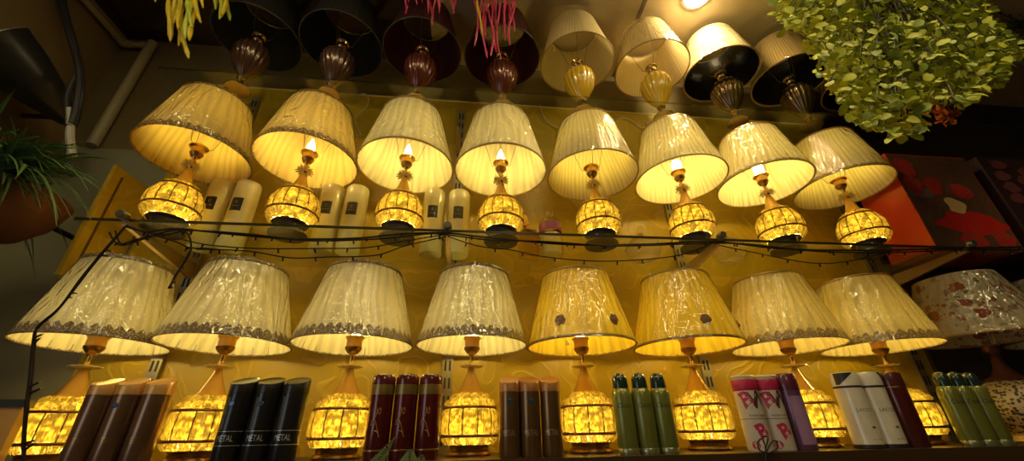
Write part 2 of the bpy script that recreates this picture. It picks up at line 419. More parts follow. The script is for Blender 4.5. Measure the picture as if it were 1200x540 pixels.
lm_ = MB(); lm_.ball((0, 0, 0), .0036, 6, 4); LED = lm_.mesh('led', led_m)
BODY = {'low': crystal_body('low'), 'mid': crystal_body('mid')}

def lathe_mesh(name, mat, prof, n=32, mod=None, angle=40):
    mb = MB(); mb.lathe(prof, n, mod=mod); return mb.mesh(name, mat, angle=angle)
def petals(name, mat, z, R, n, droop, w):
    mb = MB()
    for i in range(n):
        t = 2*PI*i/n; d = Vector((math.cos(t), math.sin(t), droop)); mb.leaf(Vector((d.x*.006, d.y*.006, z)), d, Vector((0, 0, 1)), R, w, .12)
    return mb
def drip_disc(z, R):
    mb = MB(); mb.lathe([(.005, z-.003), (R*.6, z-.004), (R, z), (R*.98, z+.002), (R*.55, z+.001), (.005, z+.003)], 48, mod=lambda t, u: 1+.07*math.cos(10*t)*(1 if .3 < u < .8 else .3))
    return mb.mesh('drip_disc', drip_m)
PIECES = {
 'low': dict(
    pedestal=lathe_mesh('pedestal', pedestal_gold, [(.001, 0), (.053, 0), (.055, .004), (.053, .009), (.047, .012), (.047, .02), (.05, .024), (.001, .025)], 40),
    neck=lathe_mesh('neck', necks, [(.036, .138), (.03, .147), (.019, .17), (.011, .19), (.008, .203), (.001, .204)], 32),
    disc=drip_disc(.207, .031),
    stem=lathe_mesh('stem', gold, [(.006, .204), (.0085, .209), (.006, .214), (.0052, .232), (.0085, .237), (.006, .242)], 20),
    socket=lathe_mesh('socket', brass, [(.006, .238), (.013, .241), (.02, .25), (.0215, .256), (.019, .258), (.001, .259)], 28),
    cup=lathe_mesh('candle_cup', porcelain, [(.019, .257), (.0195, .275), (.024, .281), (.023, .283), (.012, .284), (.001, .284)], 28)),
 'mid': dict(
    pedestal=lathe_mesh('pedestal', dark_wood, [(.001, 0), (.05, 0), (.052, .004), (.05, .008), (.038, .012), (.034, .02), (.036, .034), (.044, .038), (.001, .039)], 40),
    neck=lathe_mesh('neck', necks, [(.028, .152), (.024, .16), (.016, .184), (.010, .205), (.007, .214), (.001, .215)], 32),
    stem=lathe_mesh('stem', gold, [(.006, .212), (.009, .219), (.006, .226), (.005, .248), (.009, .254), (.006, .258)], 20),
    socket=lathe_mesh('socket', brass, [(.006, .255), (.013, .258), (.018, .268), (.0165, .273), (.001, .274)], 28),
    cup=lathe_mesh('candle_cup', gold, [(.0165, .272), (.018, .286), (.0255, .29), (.0255, .293), (.012, .294), (.001, .294)], 28))}
def flower_mesh():
    mb = petals('f', clear_crystal, .221, .021, 12, .15, .008)
    mb2 = petals('f', clear_crystal, .228, .017, 10, .5, .007); mb.add(mb2.v, mb2.f)
    return mb.mesh('crystal_flower', drip_m)
PIECES['mid']['disc'] = flower_mesh()
def flame(z0, r=.0125, h=.055): return [(.007, z0), (r*.9, z0+h*.14), (r, z0+h*.3), (r*.78, z0+h*.55), (r*.4, z0+h*.8), (.001, z0+h)]
BULB = {
 'flame': lambda m_: lathe_mesh('bulb', m_, flame(.294), 12),
 'tube': lambda m_: lathe_mesh('bulb', m_, [(.012, .294), (.0155, .298), (.0155, .332), (.012, .337), (.001, .338)], 14),
 'hidden': lambda m_: lathe_mesh('bulb', m_, flame(.284, .014, .05), 12)}
BM = {}
fill_disc_m = emitter('hidden_fill_glow', (1, .76, .15), 230.0)
FILL_DISC = lathe_mesh('hidden_fill_disc', fill_disc_m, [(.0135, .2945), (.009, .2965), (.0005, .2975)], 16)  # hidden glowing disc added in unlit lamps to brighten the shade inside
def carrier(zs, rs, zt, rt_):
    mb = MB()
    for k in range(3):
        t = 2*PI*k/3+.4; a = Vector((math.cos(t), math.sin(t), 0))
        mb.tube([a*rs+Vector((0, 0, zs)), a*(rs+.012)+Vector((0, 0, zs+.002)), a*(rt_*.72)+Vector((0, 0, zt-.05)), a*(rt_-.002)+Vector((0, 0, zt-.004))], .0011, 5)
    mb.torus(rs, .0015, zs, 20, 5); mb.torus(rt_-.002, .0014, zt-.004, 40, 5)
    return mb.mesh('shade_carrier', wire_m)

lace_grey = two_tone('lace_taupe', (.70, .60, .42), (.30, .215, .12), 210, .34, trans=.3)
lace_gold = two_tone('lace_gold', (.75, .55, .22), (.36, .23, .08), 170, .4, trans=.3)
lace_pale = two_tone('lace_olive', (.72, .56, .22), (.42, .30, .10), 200, .4, trans=.3)
piping = basic('piping_brown', (.3, .17, .05), .6)
piping_gold = basic('piping_gold', (.5, .32, .1), .5, .2)
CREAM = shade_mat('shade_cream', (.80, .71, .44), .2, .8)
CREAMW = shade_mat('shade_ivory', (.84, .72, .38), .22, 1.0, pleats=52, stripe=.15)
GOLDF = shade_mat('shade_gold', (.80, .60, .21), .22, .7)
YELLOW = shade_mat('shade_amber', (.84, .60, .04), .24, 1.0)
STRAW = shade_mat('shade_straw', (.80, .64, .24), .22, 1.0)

SHADES = {}
film = film_mat('plastic_wrap')
WRAP = {}
def wrap_mesh(rb, rtp, h):
    if (rb, rtp, h) not in WRAP:
        mb = MB(); mb.lathe([(rb+.0045-(rb-rtp)*u, h*u) for u in [-.015+.2*k for k in range(6)]]+[(rtp+.003, h+.001)], 72); WRAP[rb, rtp, h] = mb.mesh('plastic_wrap', film, angle=80)
    return WRAP[rb, rtp, h]
def style(key, mat, rb, rtp, h, trims, npl=40, amp=.026):
    SHADES[key] = (shade_mesh('lamp_shade', mat, rb, rtp, h, npl, amp), [(nm, trim_mesh(nm, mt, rb+(rtp-rb)*(z/h), (rb-rtp)/h, th, nsc, z)) for nm, mt, th, nsc, z in trims], rb, rtp, h)
style('low_cream', CREAM, .1475, .096, .208, [('lace_trim', lace_grey, .026, 42, 0), ('top_lace', lace_grey, .009, 60, .2)])
style('low_amber', YELLOW, .148, .096, .208, [('rim_piping', piping, .005, 0, 0), ('top_piping', piping_gold, .004, 0, .203)])
style('low_straw', STRAW, .147, .096, .208, [('lace_trim', lace_pale, .026, 36, 0), ('top_piping', piping_gold, .004, 0, .203)])
style('mid_gold', GOLDF, .1465, .096, .215, [('lace_trim', lace_gold, .022, 40, 0), ('top_lace', lace_gold, .006, 60, .208)])
style('mid_cream', CREAM, .1465, .096, .215, [('rim_piping', piping_gold, .005, 0, 0), ('top_piping', piping_gold, .004, 0, .211)])
style('mid_ivory', CREAMW, .147, .096, .215, [('rim_piping', piping_gold, .003, 0, 0), ('top_piping', piping_gold, .003, 0, .212)], 80, .01)
style('mid_straw', CREAMW, .147, .096, .205, [('lace_trim', lace_pale, .011, 44, 0), ('top_piping', piping_gold, .003, 0, .202)], 70, .012)
rosette_m = basic('rosette_brown', (.28, .14, .05), .6)
def rosette():
    mb = MB()
    for i in range(6):
        t = 2*PI*i/6; mb.ball((.0065*math.cos(t), 0, .0065*math.sin(t)), .0052, 8, 5, (1, .4, 1))
    mb.ball((0, -.002, 0), .004, 8, 5)
    mb.v = [(x*1.35, y, z*1.35) for x, y, z in mb.v]; return mb.mesh('flower_applique', rosette_m)
ROS = rosette()
CARR = {}
def crystal_lamp(kind, loc, skey, bulb, lit, label, group, sc=1.0, rosettes=()):
    L = thing('crystal_table_lamp', label, 'table lamp', loc, group)
    P = PIECES[kind]; B = BODY[kind]
    link(P['pedestal'], 'pedestal', L)
    cb = link(B[0], 'crystal_body', L); link(B[1], 'band_frame', cb); link(B[2], 'light_core', cb)
    for p_ in B[3]: link(LED, 'led', cb, p_)
    link(P['neck'], 'neck', L); link(P['disc'], 'crystal_flower' if kind == 'mid' else 'drip_disc', L); link(P['stem'], 'stem', L)
    sk = link(P['socket'], 'socket', L); link(P['cup'], 'candle_cup', sk)
    bm = (white_bulb_m if bulb == 'tube' else low_bulb_m if bulb == 'hidden' else bulb_m) if lit else off_bulb
    if bulb != 'none' and (bulb, lit) not in BM: BM[bulb, lit] = BULB[bulb](bm)
    if bulb != 'none' and lit: link(BM[bulb, lit], 'bulb', L)
    else: link(FILL_DISC, 'hidden_fill_disc', sk)
    me, trims, rb, rtp, h = SHADES[skey]
    z0 = .2605 if kind == 'low' else .255
    sh = link(me, 'lamp_shade', L, (0, 0, z0)); sh.scale = (sc, sc, 1)
    for nm, tm in trims: link(tm, nm, sh)
    link(wrap_mesh(rb, rtp, h), 'plastic_wrap', sh)
    for a, zz in rosettes:
        rr = rb+(rtp-rb)*zz/h+.004
        link(ROS, 'flower_applique', sh, (rr*math.cos(a), rr*math.sin(a), zz), (0, 0, a+PI/2))
    if (kind, skey) not in CARR: CARR[kind, skey] = carrier(.283 if kind == 'low' else .291, .022, z0+h, rtp)
    link(CARR[kind, skey], 'shade_carrier', L)
    L.rotation_euler.z = 0
    return L

ZL, ZM, ZT = CZ-.048, CZ+.505, CZ+1.05       # tops of the three shelves
LOWX = [-.922, -.617, -.300, .012, .318, .635, .947, 1.252]
MIDX = [-.843, -.518, -.215, .089, .398, .709, 1.019, 1.323]
TOPX = [-.806, -.508, -.210, .097, .398, .710, 1.010, 1.322]
GL = 'crystal lamps on the lower wooden shelf'; GM = 'crystal lamps on the middle glass shelf'
low = [('low_cream', .985, 'cream taupe-laced lamp at the far left of the lower shelf behind the light cable'),
       ('low_cream', 1.0, 'cream shade with taupe lace, lower-shelf lamp between the bronze cans and the black cans'),
       ('low_cream', 1.015, 'cream shade with taupe lace, lower-shelf lamp between the black cans and the maroon cans'),
       ('low_cream', 1.0, 'cream shade with taupe lace, lower-shelf lamp right of the maroon cans beside the slotted upright'),
       ('low_amber', 1.0, 'amber shade with two brown flowers, lower-shelf lamp left of the green cans'),
       ('low_amber', 1.0, 'amber shade with a single central brown flower, lower-shelf lamp right of the green cans'),
       ('low_straw', 1.0, 'straw yellow shade with olive lace, lower-shelf lamp right of the pink lettered cans'),
       ('low_straw', 1.0, 'straw yellow shade with olive lace, lower-shelf lamp right of the white cans')]
for i, (k, sc, lb) in enumerate(low):
    ros = ()
    if i == 4: ros = ((-PI/2-.62, .045), (-PI/2+.42, .045), (PI/2, .045))
    if i == 5: ros = ((-PI/2-.1, .045), (-PI/2+1.0, .045), (PI/2+.5, .045))
    crystal_lamp('low', (LOWX[i], 1.108, ZL), k, 'hidden', True, lb, GL, sc, ros)
mid = [('mid_gold', 'flame', False, 'gold pleated lamp with scalloped lace, unlit, at the left end of the middle shelf'),
       ('mid_gold', 'flame', True, 'gold pleated lamp with scalloped lace and glowing flame bulb on the middle shelf'),
       ('mid_cream', 'flame', True, 'plain cream lamp with flame bulb, left of the central bracket on the middle shelf'),
       ('mid_cream', 'flame', True, 'plain cream lamp with flame bulb, right of the central bracket on the middle shelf'),
       ('mid_ivory', 'none', False, 'ivory shade in plastic wrap, bulbless lamp beside the jar with purple label'),
       ('mid_ivory', 'tube', True, 'ivory shade in plastic wrap with glowing white tube bulb, sixth lamp of the middle shelf'),
       ('mid_straw', 'tube', True, 'ivory shade with thin scalloped edge and glowing tube bulb, seventh lamp of the middle shelf'),
       ('mid_straw', 'none', False, 'ivory shade with thin scalloped edge, unlit lamp beside the red strawberry box')]
for i, (k, b, lit, lb) in enumerate(mid):
    crystal_lamp('mid', (MIDX[i], 1.059, ZM), k, b, lit, lb, GM)

# ------------------------------------------------------------------ top shelf lamps with fluted bodies
flute = lambda t, u: 1+.075*abs(math.sin(9*t))*math.sin(PI*min(1, max(0, u)))**.6-.03
def fluted_meshes(col, coat, metal=0, rough=.2, name='x'):
    bm_ = basic('fluted_'+name, col, rough, metal, coat)
    body = lathe_mesh('fluted_body', bm_, [(.012, .058), (.02, .068), (.034, .09), (.048, .118), (.0565, .15), (.058, .172), (.053, .192), (.041, .207), (.024, .217), (.012, .221)], 144, flute, 80)
    return body
base_m = lathe_mesh('base_disc', basic('base_copper', (.42, .27, .13), .25, 1), [(.001, 0), (.037, 0), (.039, .003), (.037, .006), (.028, .007), (.027, .010), (.016, .014), (.0115, .024), (.0105, .042), (.016, .048), (.016, .054), (.01, .059)], 40)
chrome = basic('polished_brass', (.75, .55, .35), .12, 1)
sock_t = lathe_mesh('socket', chrome, [(.011, .219), (.017, .226), (.012, .233), (.012, .24), (.018, .246), (.0195, .256), (.016, .264), (.023, .268), (.023, .271), (.001, .272)], 28)
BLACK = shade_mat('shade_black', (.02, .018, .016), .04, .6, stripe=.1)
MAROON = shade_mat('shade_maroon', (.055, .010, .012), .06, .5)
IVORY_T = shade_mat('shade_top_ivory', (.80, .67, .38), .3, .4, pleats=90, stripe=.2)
SILK_DIM = shade_mat('shade_silk_dim', (.42, .29, .11), .1, .9, pleats=90, stripe=.35)  # silk cloth colour darkened for the dimness behind the leafy plant
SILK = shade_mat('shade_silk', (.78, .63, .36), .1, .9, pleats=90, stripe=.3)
lining_black = basic('lining_black', (.012, .011, .011), .25, 0, .4)
tops = [('black', BLACK, None, (.11, .05, .03), .3, 'dark fluted lamp with black shade at the left end of the top shelf'),
        ('black', BLACK, None, (.11, .05, .03), .3, 'dark fluted lamp with black shade, second along the top shelf'),
        ('maroon', MAROON, None, (.16, .035, .02), .3, 'red-brown fluted lamp with maroon shade, left one of the maroon pair'),
        ('maroon', MAROON, None, (.16, .035, .02), .3, 'red-brown fluted lamp with maroon shade, under the larger pink hanging plant'),
        ('ivory', IVORY_T, None, (.85, .54, .04), .0, 'yellow fluted lamp with cream shade, left one of the yellow pair on the top shelf'),
        ('ivory', IVORY_T, None, (.85, .54, .04), .0, 'yellow fluted lamp with cream shade, right one of the yellow pair by the downlight'),
        ('silk', SILK, lining_black, (.16, .1, .045), .85, 'bronze fluted lamp with black-lined cream shade, brightly lit under the downlight'),
        ('tan', SILK_DIM, lining_black, (.16, .1, .045), .85, 'bronze fluted lamp with black-lined shade, partly behind the leafy hanging plant'),
        ('tan', SILK_DIM, lining_black, (.16, .1, .045), .85, 'lamp hidden behind the hanging plant, only its gold base showing')]
TB = {}; TS = {}
carr_t = carrier(.268, .022, .255+.2, .098)
for i, (k, sm, lin, bc, met, lb) in enumerate(tops):
    x = TOPX[i] if i < 8 else 1.66
    L = thing('fluted_table_lamp', lb, 'table lamp', (x, 1.063, ZT), 'fluted lamps on the top glass shelf')
    if bc not in TB: TB[bc] = fluted_meshes(bc, .8, met, .22, 'body_%d' % i)
    link(base_m, 'base_disc', L); link(TB[bc], 'fluted_body', L); link(sock_t, 'socket', L); link(carr_t, 'shade_carrier', L)
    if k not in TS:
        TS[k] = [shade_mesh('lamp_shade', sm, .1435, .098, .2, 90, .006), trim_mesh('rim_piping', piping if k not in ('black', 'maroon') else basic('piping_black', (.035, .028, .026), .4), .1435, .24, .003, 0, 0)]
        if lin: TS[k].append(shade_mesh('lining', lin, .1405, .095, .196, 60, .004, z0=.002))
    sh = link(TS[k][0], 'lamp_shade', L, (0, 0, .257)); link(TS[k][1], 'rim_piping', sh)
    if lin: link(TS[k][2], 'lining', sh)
    if i > 4: link(wrap_mesh(.1435, .098, .2), 'plastic_wrap', sh)

# ------------------------------------------------------------------ room
YB = 1.30
wp = wallpaper('gold_wallpaper', (.40, .265, .010), (.52, .355, .018), .6, .5)
plain = wallpaper('plaster_olive', (.13, .095, .04), (.19, .14, .065), .12, .1, .7)
left_pl = wallpaper('plaster_brown', (.17, .115, .045), (.24, .17, .08), .1, .1, .7)
greyp = wallpaper('painted_grey_green', (.21, .20, .125), (.26, .25, .165), .05, .05, .6)
ceil_m = wallpaper('ceiling_paint', (.44, .34, .19), (.50, .40, .24), .05, .05, .6)
ceil_d = basic('ceiling_brown_panel', (.045, .022, .012), .18, 0, .4)
floor_m = basic('floor_tile', (.25, .2, .15), .4)
dark_wall = basic('darkness_brown', (.035, .022, .016), .5)  # near-black colour stands for the darkness right of the wallpaper
ZC = CZ+1.535
def sbox(name, a, b, mt):
    mb = MB(); mb.box(a, b); return struct(mb.build(name, mt, smooth=False))
sbox('wall_back', (-1.6, YB, 0), (1.66, YB+.1, ZC), plain)
sbox('wall_back_right', (1.66, YB, 0), (3.2, YB+.1, ZC), dark_wall)
sbox('wall_left', (-1.6, -3, 0), (-1.5, YB, ZC), left_pl)
sbox('wall_right', (3.2, -3, 0), (3.3, YB+.1, ZC), dark_wall)
sbox('wall_front', (-1.6, -3.1, 0), (3.3, -3, ZC), left_pl)
sbox('floor', (-1.6, -3.1, -.1), (3.3, YB+.1, 0), floor_m)
sbox('ceiling', (-.2, -3.1, ZC), (3.3, YB+.1, ZC+.1), ceil_m)
sbox('ceiling_panel', (-1.6, -3.1, ZC), (-.2, YB+.1, ZC+.1), ceil_d)
sbox('trim_1', (.655, -3, ZC-.004), (.67, YB, ZC+.01), basic('seam_brown', (.12, .09, .05), .7))  # dark strip along the ceiling seam
pn = MB(); pn.box((-1.09, YB-.018, CZ-.6), (1.62, YB-.0005, CZ+1.285)); struct(pn.build('wall_back_panel', wp, smooth=False))
pe = MB(); pe.box((-1.09, YB-.021, CZ+1.281), (1.622, YB-.0005, CZ+1.287)); struct(pe.build('trim_2', basic('panel_edge', (.62, .5, .28), .4), smooth=False))
lw = MB(); lw.box((-1.5, YB-.012, 0), (-1.09, YB-.0005, CZ+.945)); struct(lw.build('wall_back_dado', greyp, smooth=False))
# side board at the left end of the wallpaper
sb = thing('mounted_board', 'yellow papered end board standing at the left end of the middle shelf', 'board', (-1.10, 1.12, CZ+.40))
mb = MB(); mb.box((-.012, 0, 0), (.0, .1605, .36)); bd = mb.build('board', wp, sb, smooth=False)
mb = MB(); mb.box((-.0, .028, .02), (.003, .034, .335)); mb.build('edge_strip', basic('brown_strip', (.1, .045, .015), .5), sb, smooth=False)

# ------------------------------------------------------------------ shelves
glass_m = sheet_glass('shelf_glass'); edge_m = basic('glass_edge', (.035, .03, .012), .2, 0, .4)
def glass_shelf(z, x0, x1, y0, y1, label):
    t = thing('glass_shelf', label, 'shelf', ((x0+x1)/2, (y0+y1)/2, z), 'glass shelves on the wall')
    w, d = (x1-x0)/2, (y1-y0)/2
    mb = MB(); mb.box((-w, -d, -.008), (w, d, 0)); mb.build('pane', glass_m, t, smooth=False)
    mb = MB(); mb.box((-w, -d-.0012, -.008), (w, -d, 0)); mb.build('front_edge', edge_m if z < CZ+.8 else sheet_glass('clear_edge', (.8, .82, .7)), t, smooth=False)
glass_shelf(ZM, -1.0, 2.3, .985, 1.275, 'middle glass shelf carrying crystal lamps and white cans')
glass_shelf(ZT, -1.0, 2.3, .985, 1.275, 'top glass shelf carrying the fluted lamps')
ws_m = wallpaper('dark_shelf_wood', (.03, .018, .01), (.05, .03, .016), .1, .1, .35)
ws = thing('wooden_shelf', 'dark wooden lower shelf under the big crystal lamps', 'shelf', (.6, 1.1, ZL))
mb = MB(); mb.box((-1.75, -.165, -.03), (2.3, .18, -.0005)); mb.build('board', ws_m, ws, smooth=False)
mb = MB(); mb.box((-1.75, -.172, -.034), (2.3, -.165, 0)); mb.build('front_lip', basic('lip_brown', (.05, .028, .012), .3, 0, .4), ws, smooth=False)
steel = basic('upright_metal', (.42, .36, .24), .35, .8); slot_m = basic('slot_dark', (.02, .015, .01), .6)
nm_pos = [(-.88, 'left-hand'), (-.058, 'central'), (.775, 'right-hand'), (1.56, 'far end')]
for x, wd in nm_pos:
    lb = {'left-hand': 'slotted metal upright on the wall behind the leftmost bronze can', 'central': 'slotted metal upright on the wall behind the rightmost maroon can',
          'right-hand': 'slotted metal upright on the wall behind the pink lettered cans', 'far end': 'slotted metal upright at the right end of the gold wallpaper'}[wd]
    t = thing('shelf_upright', lb, 'shelf upright', (x, YB-.0185, CZ-.3), 'slotted shelf uprights')
    mb = MB(); mb.box((-.016, -.013, 0), (.016, 0, 1.52)); nf = len(mb.f)
    for k in range(30):
        z = .02+k*.05
        for s in (-1, 1): mb.box((s*.0065-.0028, -.0142, z), (s*.0065+.0028, -.012, z+.03))
    o = mb.build('rail', steel, t, smooth=False); o.data.materials.append(slot_m)
    for pl in o.data.polygons[nf:]: pl.material_index = 1
for x, lb, z in ((-.875, 'left', ZM), (-.065, 'centre', ZM), (.73, 'right', ZM), (1.565, 'end', ZM), (-.065, 'tc', ZT), (.775, 'tr', ZT)):
    lab = {'left': 'metal shelf bracket with round clip under the left lamp of the middle shelf', 'centre': 'metal shelf bracket with round clip in the centre of the middle shelf',
           'right': 'metal shelf bracket with round clip under the lamp with white tube bulb', 'end': 'metal shelf bracket under the red strawberry box',
           'tc': 'metal shelf bracket under the top shelf between the two maroon lamps', 'tr': 'metal shelf bracket under the top shelf right of the yellow lamps'}[lb]
    t = thing('shelf_bracket', lab, 'bracket', (x, YB-.032, z-.0085), 'shelf brackets')
    y1 = .977-(YB-.032) if z == ZM else -.10
    mb = MB(); vs = [(-.006, 0, 0), (.006, 0, 0), (.006, y1, 0), (-.006, y1, 0), (-.006, 0, -.05), (.006, 0, -.05), (.006, y1, -.012), (-.006, y1, -.012)]
    mb.add(vs, [(0, 1, 2, 3), (4, 7, 6, 5), (0, 4, 5, 1), (1, 5, 6, 2), (2, 6, 7, 3), (3, 7, 4, 0)]); mb.build('arm', basic('bracket_metal', (.5, .4, .22), .35, .8), t, smooth=False)
    if z == ZM:
        mb = MB(); mb.lathe([(.001, -.012), (.010, -.012), (.0115, -.008), (.0115, .008), (.009, .012), (.001, .012)], 20, (0, y1-.013, .008), ax=Matrix.Rotation(PI/2, 3, 'X')); mb.build('clip', basic('clip_dark', (.14, .14, .13), .3, .7), t)

# ------------------------------------------------------------------ spray cans
def P(name, mat, prof, parent, n=36, fix=None, angle=40):
    mb = MB(); mb.lathe(prof, n)
    if fix: mb.v = [fix(v) for v in mb.v]
    return mb.build(name, mat, parent, angle=angle)
black_txt = basic('print_black', (.02, .02, .02), .5); silver_txt = basic('print_silver', (.55, .55, .55), .3, .5)
def slant_can(loc, label, group, col, capcol, txt, txtcol, r, badge, lines=False, metal=.75):
    c = thing('spray_can', label, 'spray can', loc, group, rnd.uniform(-.12, .12))
    body = basic('can_'+col[0], col[1], .28, metal, .3); capm = basic('cap_'+capcol[0], capcol[1], .35, .5, .3, bump=.25, scale=220)
    H = .165
    P('can_body', body, [(.001, 0), (r*.94, 0), (r, .003), (r, .132)], c)
    def cut(v):
        x, y, z = v
        if z > .15: z = z+(y/r)*.010
        return (x, y, z)
    P('slanted_cap', capm, [(r*1.005, .1325), (r*1.01, .134), (r*1.01, .158), (r*.98, .1605), (r*.9, .159), (r*.5, .1575), (.001, .157)], c, fix=cut)
    mb = MB(); wrap_text(mb, txt, .0165, r+.0004, .047, -PI/2+(.12 if loc[0] < 0 else -.05), stretch=.66); mb.build('lettering', txtcol, c, smooth=False)
    if badge:
        mb = MB(); mb.lathe([(.0001, .0012), (.0042, .0012), (.0055, 0)], 16, (0, 0, 0), ax=Matrix.Rotation(PI/2, 3, 'X')); mb.v = [(x, y-r-.0002, z+.112) for x, y, z in mb.v]
        mb.build('round_badge', basic('badge_blue', (.05, .1, .2), .2, .5), c)
    if lines:
        mb = MB()
        for z in (.034, .060): mb.lathe([(r+.0004, z), (r+.0004, z+.0009)], 36)
        for dx in (-.0018, .0018):
            t = -PI/2-.35+dx/r; mb.tube([((r+.0003)*math.cos(t), (r+.0003)*math.sin(t), z) for z in (.064, .125)], .0004, 4)
        mb.build('silver_lines', silver_txt, c)
    return c
ords = ('left', 'middle', 'right')
for k, x in enumerate((-.762, -.710, -.655)):
    slant_can((x, .985, ZL), '%s one of three bronze cans with gold slanted caps beside the leftmost lower lamp' % ords[k], 'bronze cans at the left end', ('bronze', (.24, .13, .075)), ('gold', (.7, .38, .12)), 'METAL', brass, .0255, k == 1)
for k, x in enumerate((-.485, -.43, -.375)):
    slant_can((x, .985, ZL), '%s one of three black cans with silver lettering on the lower shelf' % ords[k], 'black lettered cans', ('black', (.012, .011, .013)), ('black', (.025, .02, .018)), 'METAL', silver_txt, .0265, k < 2, True, .2)
for k, x in enumerate((.1, .147, .196)):
    slant_can((x, .985, ZL), '%s one of three bronze cans with copper caps in the middle of the lower shelf' % ords[k], 'bronze cans mid shelf', ('copper', (.23, .125, .05)), ('copper', (.55, .25, .08)), 'METAL', basic('print_bronze', (.5, .35, .2), .3, .6), .0235, k < 2)
def maroon_can(loc, label):
    c = thing('spray_can', label, 'spray can', loc, 'maroon cans', rnd.uniform(-.1, .1)); r = .0255
    mr = basic('can_maroon', (.11, .012, .01), .22, .35, .6)
    P('can_body', mr, [(.001, 0), (r*.94, 0), (r, .003), (r, .128)], c)
    P('gold_band', basic('band_gold', (.30, .2, .06), .35, .7), [(r*1.015, .128), (r*1.02, .129), (r*1.02, .148), (r*1.015, .149)], c)
    P('cap', basic('cap_maroon', (.10, .012, .012), .2, 0, .6), [(r, .149), (r*1.01, .151), (r*.99, .165), (r*.9, .170), (r*.6, .1725), (.001, .173)], c)
    P('foot_ring', brass, [(r+.0004, .018), (r+.0006, .0185), (r+.0006, .0205), (r+.0004, .021)], c)
    mb = MB(); pts = []
    for q in range(46):
        u = q/45; a = -PI/2-.1+.42*math.sin(u*9.5)*(1-.3*u); z = .045+.06*u+.011*math.cos(u*17); pts.append(((r+.0006)*math.cos(a), (r+.0006)*math.sin(a), z))
    mb.tube(pts, .0007, 5); mb.build('gold_swirl', basic('print_gold', (.55, .28, .08), .35, .5), c)
for k, x in enumerate((-.187, -.134, -.081)):
    maroon_can((x, .985, ZL), '%s one of three maroon cans with gold band and swirl' % ords[k])
def green_can(loc, label, group, r):
    c = thing('spray_can', label, 'spray can', loc, group, rnd.uniform(-.1, .1))
    g = basic('can_green', (.2, .21, .04), .32, .35, .3)
    P('can_body', g, [(.001, 0), (r*.93, 0), (r*.93, .012), (r, .016), (r, .118), (r*.96, .128), (r*.82, .136), (r*.7, .139)], c)
    P('cap', basic('cap_dark_green', (.012, .03, .02), .22, 0, .5), [(r*.76, .138), (r*.77, .14), (r*.75, .16), (r*.6, .169), (r*.3, .1735), (.001, .1745)], c)
    P('foot_ring', basic('foot_steel', (.4, .4, .25), .3, .8), [(r*.935, .002), (r*.95, .003), (r*.95, .0115), (r*.935, .012)], c)
    mb = MB(); wrap_text(mb, 'Classic', .015, r+.0004, .1, -PI/2-.15, stretch=.85, shear=.25); mb.build('lettering', black_txt, c, smooth=False)
for k, x in enumerate((.37, .418, .466)): green_can((x, .985, ZL), '%s one of three green cans with dark domed caps, between the two amber lamps' % ords[k], 'green cans between the amber lamps', .0235)
for k, x in enumerate((1.262, 1.306, 1.35)): green_can((x, .99, ZL), '%s one of three yellow-green cans at the right end of the lower shelf' % ords[k], 'yellow-green cans at the right end', .0215)
def pink_can(loc, label):
    r = .0275; c = thing('spray_can', label, 'spray can', loc, 'pink lettered cans')
    w = basic('can_white', (.62, .55, .48), .4, 0, .3); pk = basic('print_magenta', (.48, .02, .09), .4)
    P('can_body', w, [(.001, 0), (r*.96, 0), (r, .003), (r, .13)], c)
    P('pink_band', pk, [(r+.0003, .13), (r+.0006, .1305), (r+.0006, .155), (r+.0003, .1555)], c)
    P('cap', basic('cap_cream', (.55, .45, .3), .4), [(r*1.0, .155), (r*1.0, .163), (r*.9, .166), (.001, .1665)], c)
    for ch_, sz, z_, a_, ro in (('B', .05, .108, -.72, .35), ('B', .045, .04, -.1, .35), ('O', .02, .012, -.85, .3)):
        mb = MB(); wrap_text(mb, ch_, sz, r+.0005, z_, -PI/2+a_, rot=ro, bold=.0016); mb.build('pink_letter', pk, c, smooth=False)
    mb = MB(); wrap_text(mb, 'W', .05, r+.0006, .108, -PI/2+.3, rot=.1, bold=.002); mb.build('dark_letter', basic('print_brown', (.06, .03, .03), .4), c, smooth=False)
    mb = MB(); wrap_text(mb, 'limited edition', .008, r+.0005, .075, -PI/2, shear=.2); mb.lathe([(r+.0004, .067), (r+.0004, .0682)], 36); mb.build('small_print', black_txt, c, smooth=False)
pink_can((.690, .985, ZL), 'left one of two white cans with pink band and big letters')
pink_can((.747, .985, ZL), 'right one of two white cans with pink band and big letters, beside the purple can')
r = .0265
c = thing('spray_can', 'purple can with lavender panel right of the pink lettered cans', 'spray can', (.803, .985, ZL))
P('can_body', basic('can_purple', (.14, .05, .12), .3, .2, .4), [(.001, 0), (r*.95, 0), (r, .003), (r, .13)], c)
P('cap', basic('cap_plum', (.10, .015, .04), .3, 0, .4), [(r, .13), (r*1.01, .132), (r*1.0, .165), (r*.9, .169), (.001, .1695)], c)
mb = MB(); n = 14; vs = []
for j in (0, 1):
    for i in range(n+1): a = -PI/2-.75+1.5*i/n; vs.append(((r+.0005)*math.cos(a), (r+.0005)*math.sin(a), .012+.105*j))
mb.add(vs, [(i, i+1, n+2+i, n+1+i) for i in range(n)]); mb.build('lavender_panel', basic('print_lavender', (.32, .18, .33), .35), c)
